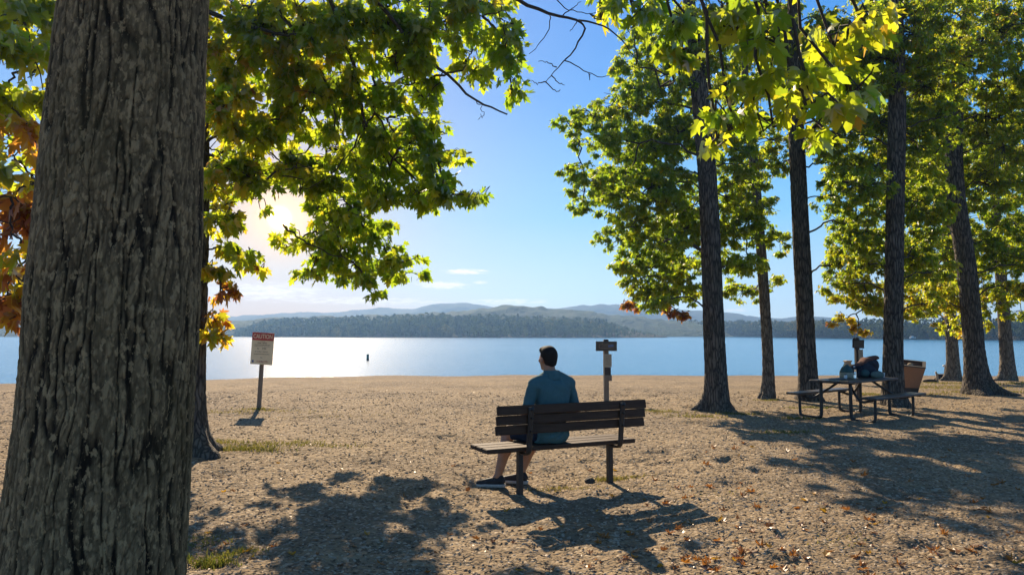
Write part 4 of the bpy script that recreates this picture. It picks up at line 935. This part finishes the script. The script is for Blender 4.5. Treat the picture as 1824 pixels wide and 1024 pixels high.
# ------------------------------------------------------------------ wooden marker posts
def marker(base, rz, label, w, nice, pale):
    e = empty('marker_post', base, rz, label, 'sign post', 'wooden marker posts on the beach')
    if nice:
        MB().box((-.0, 0, .60), (.115, .10, 1.5), bev=.008).build('post', M['oldwood'], e)
        MB().box((-.055, -.055, .78), (.028, .03, .9), bev=.004).build('batten', M['palewood'], e)
        MB().box((0, -.02, 1.335), (.105, .06, .08), bev=.006).build('post_cap', M['darkwood'], e)
        MB().box((.0, -.075, 1.225), (.47, .035, .215), bev=.008).build('board', M['board'], e)
        mb = MB(); mb.box((-.01, -.0945, 1.262), (.29, .004, .014)); mb.box((-.16, -.0945, 1.225), (.014, .004, .075)); mb.box((.0, -.0945, 1.185), (.33, .004, .012)); mb.box((-.09, -.0945, 1.28), (.02, .004, .035)); mb.box((.03, -.0947, 1.224), (.25, .004, .010)); mb.build('carved_marks', M['oldwood'], e)
        MB().box((.10, -.095, 1.232), (.12, .004, .052), rot=roty(R(-8)), bev=.001).build('painted_arrow', M['ink_blue'], e)
        nb = MB().box((.035, -.062, .905), (.165, .018, .29), bev=.003).build('notice', M['paper'], e); r = random.Random(3)
        for z in (1.0, .965, .94, .91, .885, .86, .83, .80): 
            mb = MB(); scrawl(mb, -.072, z, r.uniform(.08, .13), .014, r, .25); mb.v = [np.array(v) + [.035, 0, 0] for v in mb.v]; mb.build('text_line', M['ink'], nb)
        MB().box((.035, -.055, .655), (.13, .025, .2), bev=.004).build('backing_plank', M['darkwood'], e)
        MB().box((.045, -.06, .52), (.15, .035, .13), bev=.005).build('block', M['oldwood'], e)
    else:
        MB().box((0, 0, .62), (.085, .085, 1.6), bev=.006).build('post', M['darkwood'], e)
        MB().box((.0, -.06, 1.285), (.27, .03, .19), rot=roty(R(3)), bev=.006).build('board', M['darkwood'], e)
        MB().box((.0, -.078, 1.285), (.225, .006, .145), rot=roty(R(3)), bev=.002).build('board_face', M['board'], e)
        MB().box((-.10, -.05, 1.395), (.03, .03, .03), bev=.004).build('knob', M['darkwood'], e); MB().box((-.01, -.05, 1.392), (.07, .03, .025), bev=.004).build('bracket', M['darkwood'], e)
        nb = MB().box((.055, -.055, 1.035), (.105, .014, .25), bev=.002).build('notice', M['paper'], e); r = random.Random(8)
        for z in (1.12, 1.08, 1.05, 1.02, .98, .95): mb = MB(); scrawl(mb, -.0625, z, .07, .012, r, .3); mb.v = [np.array(v) + [.055, 0, 0] for v in mb.v]; mb.build('text_line', M['ink'], nb)
    return e
marker(gpt(1080, 714), 0, 'weathered wooden post with a wide dark board and paper notice, behind the bench', .1, True, True)
marker(gpt(1529, 714), R(6), 'slim dark post with a small board and paper notice, behind the picnic table', .1, False, False)
g = gpt(1511, 684); e = empty('timber_post', g, R(10), 'short pale timber post with a stub rail, by the water behind the picnic table', 'post')
MB().box((0, 0, .25), (.15, .15, .78), bev=.012).build('post', M['palewood'], e); MB().box((0, 0, .665), (.19, .19, .05), bev=.015).build('post_cap', M['palewood'], e); MB().box((.21, 0, .53), (.27, .06, .09), bev=.01).build('rail', M['palewood'], e)

# ------------------------------------------------------------------ picnic table
TA = np.array([5.71, 12.97, 0.0]); TY = math.atan2(.61, .79); TA[2] = float(gh(TA[0], TA[1])) - .0
pt = empty('picnic_table', TA, TY, 'dark picnic table with two attached benches under the oaks, bags on its top', 'picnic table')
for k in range(4):
    MB().box((.70, -.27 + .18 * k, .655), (1.86 if k % 2 else 1.83, .168, .042), bev=.008).build('top_plank', M['table_plank'], pt)
for s_ in (-1, 1):
    for k in range(2):
        MB().box((.70, s_ * (.62 + .14 * k - .0), .405), (1.86, .132, .040), bev=.008).build('seat_plank', M['table_plank'], pt)
for x in (0.0, 1.4):
    for s_ in (-1, 1):
        mb = MB(); mb.tube(spline([(x, s_ * .27, .63), (x, s_ * .27, .3), (x, s_ * .275, .06), (x, s_ * .30, .012), (x, s_ * .37, -.005)], 18), [.030] * 18, 8); mb.build('table_leg', M['metal'], pt, smooth=True)
        mb = MB(); mb.tube(spline([(x, s_ * .69, .385), (x, s_ * .69, .2), (x, s_ * .685, .05), (x, s_ * .65, .008), (x, s_ * .58, -.005)], 18), [.026] * 18, 8); mb.build('bench_leg', M['metal'], pt, smooth=True)
        mb = MB(); mb.tube(spline([(x + (.30 if x < 1 else -.30), s_ * .10, .625), (x + (.13 if x < 1 else -.13), s_ * .26, .47), (x, s_ * .45, .33), (x, s_ * .60, .35), (x, s_ * .69, .38)], 20), [.022] * 20, 8); mb.build('brace', M['metal'], pt, smooth=True)
        mb = MB(); mb.box((x, s_ * .69, .378), (.05, .28, .018)); mb.build('seat_bracket', M['metal'], pt)
    mb = MB(); mb.box((x, 0, .624), (.05, .68, .022)); mb.build('crossbar', M['metal'], pt)
    for s_ in (-1, 1): MB().tube([(x, s_ * .36, .0), (x, s_ * .6, .0)], [.02, .02], 6).build('foot_bar', M['metal'], pt)
TT = .677
def ontable(x, y, z=TT): c, s = math.cos(TY), math.sin(TY); return TA + np.array([c * x - s * y, s * x + c * y, z])
def mcol(name, c, rough=.6, **k): return basic(name, c, rough=rough, scale=18, bstr=.2, bdist=.002, **k)
M['teal'] = mcol('dark_teal', (.018, .075, .07)); M['khaki'] = mcol('khaki', (.34, .30, .20)); M['navy'] = mcol('navy_fabric', (.014, .018, .03), .85); M['brownjk'] = mcol('rust_brown', (.13, .045, .03), .9); M['sage'] = mcol('sage', (.12, .17, .14), .8)
M['plaid'] = mcol('grey_blue_cloth', (.10, .13, .16), .9)
# jug with dark green top
e = empty('drink_jug', ontable(.62, .12), .4, 'squat khaki jug with a dark green domed lid on the picnic table', 'jug')
MB().lathe([(.085, 0), (.115, .008), (.12, .02), (.12, .10), (.112, .112), (.06, .115)], 28).build('body', M['khaki'], e, smooth=True)
MB().lathe([(.114, .113), (.112, .13), (.085, .19), (.055, .225), (.035, .235), (.03, .25), (.0, .252)], 28).build('lid', M['teal'], e, smooth=True)
MB().tube(spline([(-.07, 0, .2), (-.045, 0, .262), (.045, 0, .262), (.07, 0, .2)], 14), [.008] * 14, 6).build('handle', M['khaki'], e, smooth=True)
e2 = MB().box((0, 0, .012), (.10, .07, .024), bev=.004); 
e = empty('canister', ontable(.47, .06), 0, 'small pale canister standing left of the khaki jug', 'canister')
MB().lathe([(.026, 0), (.028, .004), (.028, .06), (.02, .07)], 16).build('body', M['white'], e, smooth=True); MB().lathe([(.021, .07), (.021, .085), (.0, .087)], 16).build('lid', M['ink'], e, smooth=True)
# clear bottle
m, nt, out = newmat('clear_plastic'); p = N(nt, 'ShaderNodeBsdfPrincipled'); p.inputs['Base Color'].default_value = (.8, .9, .95, 1); p.inputs['Transmission Weight'].default_value = .9; p.inputs['Roughness'].default_value = .08; p.inputs['IOR'].default_value = 1.2; nt.links.new(p.outputs[0], out.inputs[0]); M['clear'] = m
e = empty('water_bottle', ontable(.83, .08), 0, 'clear plastic bottle between the jug and the dark backpack', 'bottle')
MB().lathe([(.03, 0), (.036, .006), (.036, .14), (.03, .165), (.014, .19), (.014, .2)], 20).build('body', M['clear'], e, smooth=True); MB().lathe([(.016, .2), (.016, .222), (.0, .223)], 14).build('cap', M['white'], e, smooth=True)
# backpack, jacket, pouch
e = empty('backpack', ontable(1.14, .04), 0, 'dark navy backpack slumped on the far half of the picnic table', 'bag')
f = Field((-.25, -.2, 0), (.3, .2, .36), .01); f.ell((0, 0, .12), (.19, .12, .15), .03); f.ell((-.09, -.05, .07), (.11, .1, .09), .03); f.ell((.1, -.04, .09), (.1, .11, .1), .03); f.d += .02 * (fbm(f.X * 18 + f.Z * 9, f.Y * 14 + f.Z * 8, 3, 91) - .5); f.cut(.004 - f.Z); f.build('body', M['navy'], e)
f = Field((-.25, -.25, 0), (.3, .1, .3), .01); f.ell((-.06, -.13, .085), (.085, .04, .07), .02); f.build('pocket', M['teal'], e)
MB().tube(spline([(-.1, -.1, .2), (-.15, -.17, .13), (-.17, -.12, .03), (-.2, -.05, .012)], 16), [.014] * 16, 6, flat=(1, .3)).build('strap', M['navy'], e, smooth=True)
e = empty('jacket', ontable(1.24, .10, TT + .10), .35, 'rust brown and black jacket thrown over the backpack against the tree trunk', 'jacket')
f = Field((-.52, -.26, -.02), (.38, .28, .38), .01)
f.cone((.02, 0, .10), (.20, .02, .13), .12, .13, .06); f.cone((.20, .02, .13), (.27, .06, .02), .11, .09, .05); f.ell((.10, .0, .19), (.17, .13, .07), .06); f.cone((.02, -.04, .17), (-.20, -.06, .10), .075, .055, .06); f.cone((-.20, -.06, .10), (-.42, -.07, .075), .055, .02, .04)
f.d += .05 * (fbm(f.X * 11 + f.Z * 9, f.Y * 11 + f.Z * 7, 3, 93) - .5); f.build('lining', M['navy'], e)
f = Field((-.52, -.26, -.02), (.42, .28, .44), .01); f.cone((.20, -.02, .262), (.02, -.03, .225), .075, .07, .05, sq=(1, 1.5, .55)); f.cone((.02, -.03, .225), (-.18, -.06, .15), .07, .05, .04, sq=(1, 1.4, .6)); f.cone((-.18, -.06, .15), (-.40, -.07, .10), .045, .02, .03, sq=(1, 1.4, .5)); f.d += .045 * (fbm(f.X * 13, f.Y * 12 + f.Z * 9, 3, 95) - .5); f.build('shell', M['brownjk'], e)
e = empty('pouch', ontable(1.18, -.17), .1, 'rounded sage green pouch in front of the backpack', 'pouch')
f = Field((-.2, -.1, 0), (.2, .1, .2), .008); f.ell((0, 0, .055), (.13, .055, .075), .02); f.cut(.004 - f.Z); f.build('body', M['sage'], e); MB().tube(spline([(-.11, -.012, .09), (0, -.02, .133), (.11, -.012, .09)], 12), [.004] * 12, 5).build('zip', M['navy'], e)
e = empty('cup', ontable(1.42, -.16), 0, 'small white cup at the far end of the picnic table', 'cup')
MB().lathe([(.022, 0), (.024, .003), (.034, .085), (.031, .085), (.021, .006), (.0, .006)], 18).build('body', M['white'], e, smooth=True); MB().lathe([(.0345, .083), (.036, .086), (.0345, .089), (.032, .086)], 18).build('rim', M['white'], e, smooth=True)
f = Field((-.35, -.2, -.01), (.35, .2, .05), .01); f.ell((0, 0, .004), (.27, .14, .014), .01); f.d += .016 * (fbm(f.X * 16, f.Y * 16, 3, 97) - .5); f.cut(.001 - f.Z)
o = f.build('cloth', M['plaid']); o.location = ontable(.22, .08); o.rotation_euler = (0, 0, TY + .1); tag(o, 'flat grey-blue cloth lying at the near end of the picnic table', 'cloth')

# ------------------------------------------------------------------ litter bin
g = gpt(1622, 699); M['bin'] = basic('bin_tan', (.30, .155, .085), (.24, .125, .07), rough=.75, scale=30, bstr=.35, bdist=.002); M['bin_dark'] = mcol('bin_base', (.05, .042, .036), .8); M['bin_in'] = mcol('bin_inside', (.04, .03, .025), .9)
e = empty('litter_bin', g, R(-30), 'tan litter bin shaped like an upturned pyramid with a dark base, behind the table', 'litter bin')
SL = rotz(R(-30))
def slope(x, y, z): return .20 * (SL @ np.array([x, y, 0]))[1] + z
def frust(mb, z0, w0, z1, w1, sl=0.0):
    lo = [[s * w0, t * w0, z0] for s, t in ((-1, -1), (1, -1), (1, 1), (-1, 1))]; hi = [[s * w1, t * w1, slope(s * w1, t * w1, z1) if sl else z1] for s, t in ((-1, -1), (1, -1), (1, 1), (-1, 1))]
    return mb.add(lo + hi, [[0, 3, 2, 1], [0, 1, 5, 4], [1, 2, 6, 5], [2, 3, 7, 6], [3, 0, 4, 7]])
frust(MB(), -.03, .155, .155, .198).add(np.array([[s * .198, t * .198, .155] for s, t in ((-1, -1), (1, -1), (1, 1), (-1, 1))]), [[0, 1, 2, 3]]).build('base', M['bin_dark'], e)
frust(MB(), .158, .20, .75, .355, 1).build('body', M['bin'], e)
mb = MB(); q4 = ((-1, -1), (1, -1), (1, 1), (-1, 1))
for z, flip in ((.752, 0), (.785, 1)):
    pass
vo_ = [[s * .362, t * .362, slope(s * .362, t * .362, z)] for z in (.752, .782) for s, t in q4]; vi_ = [[s * .285, t * .285, slope(s * .285, t * .285, z)] for z in (.752, .782) for s, t in q4]
fr_ = []
for i in range(4):
    j = (i + 1) % 4; fr_ += [[i, j, 4 + j, 4 + i], [8 + j, 8 + i, 12 + i, 12 + j], [4 + i, 4 + j, 12 + j, 12 + i], [j, i, 8 + i, 8 + j]]
mb.add(vo_ + vi_, fr_).build('rim', M['bin_dark'], e)
MB().add([[s * .30, t * .30, slope(s * .30, t * .30, .68)] for s, t in q4], [[0, 1, 2, 3]]).build('liner', M['bin_in'], e)
o = MB().lathe([(.0, 0), (.055, .005), (.07, .03), (.055, .06), (.02, .075), (.0, .076)], 16).build('food_wrapper', M['palewood'], smooth=True); o.location = g + [.05, .06, .70]; tag(o, 'crumpled pale wrapper lying in the top of the tan bin', 'litter')

# ------------------------------------------------------------------ small things by the shore
g = gpt(1670, 681); o = MB().tube(spline([(0, 0, -.1), (-.01, 0, .2), (-.045, 0, .33)], 8), [.04, .038, .036, .036, .034, .032, .03, .024], 7).build('wooden_stake', M['palewood'], smooth=True); o.location = g; tag(o, 'short pale stake leaning in the sand right of the bin', 'stake')
g = gpt(1676, 675); e = empty('cool_box', g, .2, 'low dark cool box on the sand between the stake and the thin trunk', 'cool box'); MB().box((0, 0, .075), (.24, .16, .15), bev=.015).build('body', M['navy'], e); MB().box((0, 0, .166), (.25, .17, .03), bev=.01).build('lid', M['ink'], e); MB().box((-.17, 0, .035), (.09, .1, .07), bev=.02).build('pocket', M['navy'], e)
g = gpt(1686, 676); e = empty('folding_chair', g, .2, 'dark folding beach chair with pale frame beside the thin trunk', 'chair')
MB().box((.02, -.06, .22), (.26, .03, .44), rot=rotx(R(8)), bev=.01).build('backrest', M['navy'], e); MB().box((.02, .13, .16), (.26, .36, .03), bev=.01).build('seat', M['navy'], e)
for sx in (-.12, .16): MB().tube([(sx, -.09, .45), (sx, .0, -.02)], [.013, .013], 7).build('frame', M['palewood'], e); MB().tube([(sx, .28, -.02), (sx, .3, .17)], [.013, .013], 7).build('leg', M['palewood'], e)
f = Field((-.2, -.16, 0), (.2, .16, .2), .01); f.cone((-.1, 0, .03), (.1, 0, .03), .045, .045, .02); f.d += .01 * (fbm(f.X * 20, f.Y * 20, 2, 99) - .5); o = f.build('towel', M['white']); o.location = g + [.02, -.03, .42]; tag(o, 'pale rolled towel over the back of the folding beach chair', 'towel')
f = Field((-.1, -.1, 0), (.1, .1, .12), .007); f.ell((0, 0, .03), (.055, .055, .045), .01); f.cone((-.05, -.02, .012), (.05, -.02, .012), .016, .016, .01); o = f.build('cap', M['brownjk']); o.location = g + [.03, -.03, .49]; tag(o, 'dark red cap on top of the rolled towel on the beach chair', 'cap')
g = gpt(1657, 681); mb = MB(); mb.tube(spline([(-.22, 0, .03), (0, .01, .045), (.26, 0, .03)], 10), [.03, .04, .045, .05, .05, .05, .05, .045, .035, .025], 8); mb.tube([(.1, 0, .05), (.16, 0, .12)], [.02, .012], 6); o = mb.build('driftwood_log', M['darkwood'], smooth=True); o.location = g; tag(o, 'short dark driftwood log lying right of the tan bin', 'log')
f = Field((-.12, -.1, -.03), (.12, .1, .1), .007); f.ell((0, 0, .012), (.058, .045, .034), .01); f.d += .03 * (fbm(f.X * 22 + f.Z * 9, f.Y * 22, 3, 101) - .5); f.cut(f.Z * .7 + f.X * .5 - .045); o = f.build('rock', M['rock']); o.location = gpt(1050, 856); tag(o, 'dark fist-sized rock on the ground by the right bench leg', 'rock')
# buoy and boat out on the lake
b = at(655, 642, 1); sc_ = (CAMZ + .45) / (CAMZ - b[2]); b = ray(655, 642); t = (CAMZ + .45) / -b[2]; P = np.array([b[0] * t, b[1] * t, -.45])
M['buoy'] = mcol('buoy_green', (.03, .17, .13), .5)
e = empty('buoy', P, 0, 'small green can buoy floating alone on the lake', 'buoy'); MB().lathe([(.0, -.3), (.08, -.3), (.085, .06), (.085, .44), (.07, .465), (.0, .47)], 18).build('body', M['buoy'], e, smooth=True); MB().lathe([(.09, -.1), (.095, -.05), (.095, .1), (.088, .13)], 18).build('collar', M['metal'], e, smooth=True)
P = at(1626, 600, 236); P[2] = .05
e = empty('boat', P, R(8), 'small white boat drawn up on the far wooded shore', 'boat')
mb = MB(); e.scale = (.72, .72, .72); ln = [(-1.5, .5), (-1.4, .62), (0, .68), (1.0, .5), (1.6, .02)]
V = []; 
for x, w in ln: V += [[x, -w * .6, -.1], [x, -w, .42], [x, w, .42], [x, w * .6, -.1]]
fcs = []
for i in range(4):
    a = i * 4
    for j in range(4): fcs.append([a + j, a + 4 + j, a + 4 + (j + 1) % 4, a + (j + 1) % 4])
mb.add(V, fcs + [[3, 2, 1, 0]]); mb.build('hull', M['white'], e); MB().box((-.35, 0, .66), (1.2, .9, .48), bev=.1, taper=.85).build('cabin', M['white'], e); MB().box((-.32, 0, .93), (1.5, 1.0, .05), bev=.02).build('roof', M['white'], e)

# ------------------------------------------------------------------ ground cover
def scatter(n, ylo, yhi, pw, seed):
    r = np.random.default_rng(seed); u = r.random(n) ** pw; y = ylo + (yhi - ylo) * u; hw = .74 * y + .4; x = r.uniform(-1, 1, n) * hw; return x, y, r
# wood chips and grit
x, y, r = scatter(38000, 3.6, 19, 1.7, 51); n = len(x); z = gh(x, y)
a = r.uniform(0, 2 * math.pi, n); L = r.uniform(.006, .022, n) * (.8 + y * .05); W = L * r.uniform(.25, .6, n); H_ = L * r.uniform(.15, .5, n)
long_ = r.random(n) < .07; L = np.where(long_, L * 2.4, L); W = np.where(long_, W * .5, W)
ca, sa = np.cos(a), np.sin(a); base = np.stack([x, y, z + .002], -1); ux = np.stack([ca, sa, r.normal(0, .15, n)], -1); uy = np.stack([-sa, ca, r.normal(0, .15, n)], -1); up = np.array([0, 0, 1.0])
V = np.stack([base - ux * L[:, None], base - uy * W[:, None], base + ux * L[:, None], base + uy * W[:, None], base + up * H_[:, None] + ux * (L * r.uniform(-.5, .5, n))[:, None]], 1)
f = (np.array([[0, 1, 4], [1, 2, 4], [2, 3, 4], [3, 0, 4]])[None] + (np.arange(n) * 5)[:, None, None]).reshape(-1, 3)
tag(link('gravel', np_mesh('gravel', V.reshape(-1, 3), [f], {"val": np.repeat(np.clip(r.beta(1.6, 1.2, n), 0, 1), 5)}, smooth=False), M['chip']), kind='stuff')
# fallen leaves: the large ones are things, the crumbs are litter
_t, _f = TEMPL['maple']; _t = _t.copy(); _t[:, 1] *= .62; TEMPL['maple2'] = (_t, _f)
def leafvar(k):
    T0, tri = TEMPL[('maple', 'simple', 'maple2')[k % 3]]; r = np.random.default_rng(200 + k)
    V = T0.copy(); V[:, 0] -= .45; c1, c2 = r.uniform(.3, 1.3), r.uniform(.2, .9)
    V[:, 2] = c1 * V[:, 1] ** 2 * 1.4 + c2 * np.clip(V[:, 0], 0, 1) ** 2 * 1.6 + r.normal(0, .05, len(V)) + .05 + (.55 * np.abs(V[:, 1]) if k % 3 == 0 else 0)
    V = V @ rotx(r.uniform(-.3, .3)).T; V[:, 2] -= V[:, 2].min() - .01
    me = np_mesh('fallen_leaf', V, [tri], {"val": np.full(len(V), r.choice([.05, .15, .2, .3, .4, .5, .6, .85]))}, smooth=False); me.materials.append(M['leaf_dry']); return me
LV = [leafvar(k) for k in range(12)]
r = np.random.default_rng(77); spots = []
for _ in range(250):
    px = r.uniform(1000, 1824) if r.random() < .66 else r.uniform(345, 1100); py = 790 + 234 * r.random() ** .75
    if px < 1000 and r.random() < .45: continue
    spots.append((px, py))
spots += [(1042, 1005), (1130, 990), (1225, 960), (1290, 925), (1215, 990), (1395, 1000), (1470, 985), (1520, 950), (1600, 1000), (1700, 985), (1750, 912), (1660, 985), (560, 968), (370, 955), (835, 870), (1205, 870), (1320, 855)]
for k, (px, py) in enumerate(spots):
    g = gpt(px, py); o = bpy.data.objects.new('fallen_leaf', LV[k % 12]); COL.objects.link(o); s_ = r.uniform(.042, .085) * (1.15 if px > 1100 else .95)
    o.location = g; o.rotation_euler = (r.normal(0, .15), r.normal(0, .15), r.uniform(0, 6.28)); o.scale = (s_, s_, s_ * r.uniform(.7, 1.2))
    tag(o, 'curled dry brown or orange leaf fallen on the sandy ground', 'fallen leaf', 'fallen leaves on the sandy ground')
x, y, r = scatter(3000, 3.6, 20, 1.5, 53); n = len(x)
keep = r.random(n) < np.clip(.25 + .75 * sstep(.2, 3.5, x + .25 * (8 - y)) + .35 * (x < -1), 0, 1); x, y = x[keep], y[keep]; n = len(x); z = gh(x, y)
tip = np.stack([np.cos(a[:n]), np.sin(a[:n]), r.normal(.1, .2, n)], -1); nr = np.stack([r.normal(0, .35, n), r.normal(0, .35, n), np.ones(n)], -1)
tag(link('leaf_litter', leaves_mesh('leaf_litter', np.stack([x, y, z + .008], -1), tip, nr, r.uniform(.015, .045, n), np.clip(r.normal(.2, .2, n), 0, 1), 'simple'), M['leaf_dry']), kind='stuff')
# grass
GV, GF, GA, gn = [], [], [], 0
def tuft(px, py, rx, ry, n, h, val, seed):
    """a patch of grass blades round a spot; rx, ry in metres"""
    global gn
    r = np.random.default_rng(seed); c = ground(px, py); q = r.normal(0, .5, (n, 2)); x = c[0] + q[:, 0] * rx; y = c[1] + q[:, 1] * ry; z = gh(x, y)
    a = r.uniform(0, 6.28, n); hh = h * r.uniform(.35, 1.15, n); w = r.uniform(.0018, .004, n) * (1 + y * .07); ld = r.normal(0, .55, (n, 2)) * hh[:, None]
    b = np.stack([x, y, z - .004], -1); u = np.stack([np.cos(a), np.sin(a), 0 * a], -1) * w[:, None]
    m_ = b + np.stack([ld[:, 0] * .35, ld[:, 1] * .35, hh * .6], -1); t_ = b + np.stack([ld[:, 0], ld[:, 1], hh * .95], -1)
    V = np.stack([b - u, b + u, m_ + u * .7, m_ - u * .7, t_], 1); GV.append(V.reshape(-1, 3)); i = np.arange(n)[:, None] * 5 + gn
    GF.append((i + [[0, 1, 2]])); GF.append(i + [[0, 2, 3]]); GF.append(i + [[3, 2, 4]]); gn += n * 5; GA.append(np.repeat(np.clip(r.normal(val, .2, n), 0, 1), 5))
for k, a_ in enumerate([(1085, 853, .22, .12, 300, .05, .6), (1000, 868, .35, .10, 200, .03, .75), (1130, 848, .2, .08, 120, .03, .7), (461, 731, .35, .12, 260, .05, .6), (420, 735, .8, .3, 260, .04, .75), (520, 735, .8, .3, 160, .03, .8), (430, 800, .55, .18, 700, .07, .45), (500, 792, .6, .2, 400, .05, .5), (390, 790, .4, .2, 300, .06, .5), (590, 795, .5, .15, 160, .04, .5),
                        (375, 1000, .16, .10, 380, .06, .2), (420, 985, .22, .1, 160, .05, .3), (350, 970, .2, .2, 160, .04, .4), (1170, 735, .7, .25, 420, .05, .55), (1240, 742, .6, .15, 300, .05, .55), (1310, 738, .5, .15, 260, .06, .5), (1395, 770, .5, .2, 260, .05, .3), (1545, 702, .5, .3, 420, .06, .5), (1450, 726, .5, .12, 300, .07, .4), (1420, 745, .4, .15, 200, .06, .35), (1700, 690, 1.6, .8, 1100, .06, .6), (1760, 697, 1.2, .3, 700, .07, .5), (1800, 684, 1.4, .5, 500, .06, .6), (1680, 683, 1.0, .4, 500, .05, .6), (1370, 712, .3, .12, 160, .05, .5), (1500, 960, .3, .3, 60, .03, .5), (1290, 880, .6, .3, 60, .03, .7), (1640, 700, 1.0, .3, 300, .05, .65), (560, 745, 1.5, .4, 160, .03, .85), (700, 738, 1.5, .4, 120, .03, .85)]):
    tuft(*a_, seed=300 + k)
tag(link('grass', np_mesh('grass', np.concatenate(GV), [np.concatenate(GF)], {"val": np.concatenate(GA)}, smooth=False), M['grass']), kind='stuff')

# ------------------------------------------------------------------ render settings
scene.render.engine = 'CYCLES'
c = scene.cycles
c.use_denoising = True
try: c.denoiser = 'OPENIMAGEDENOISE'
except Exception: pass
c.max_bounces = 10; c.diffuse_bounces = 5; c.glossy_bounces = 3; c.transmission_bounces = 6; c.volume_bounces = 0; c.transparent_max_bounces = 6
c.sample_clamp_indirect = 6; c.caustics_reflective = False; c.caustics_refractive = False
scene.view_settings.view_transform = 'Standard'; scene.view_settings.look = 'None'; scene.view_settings.gamma = 1; scene.view_settings.use_curve_mapping = False
scene.view_settings.exposure = 1.05
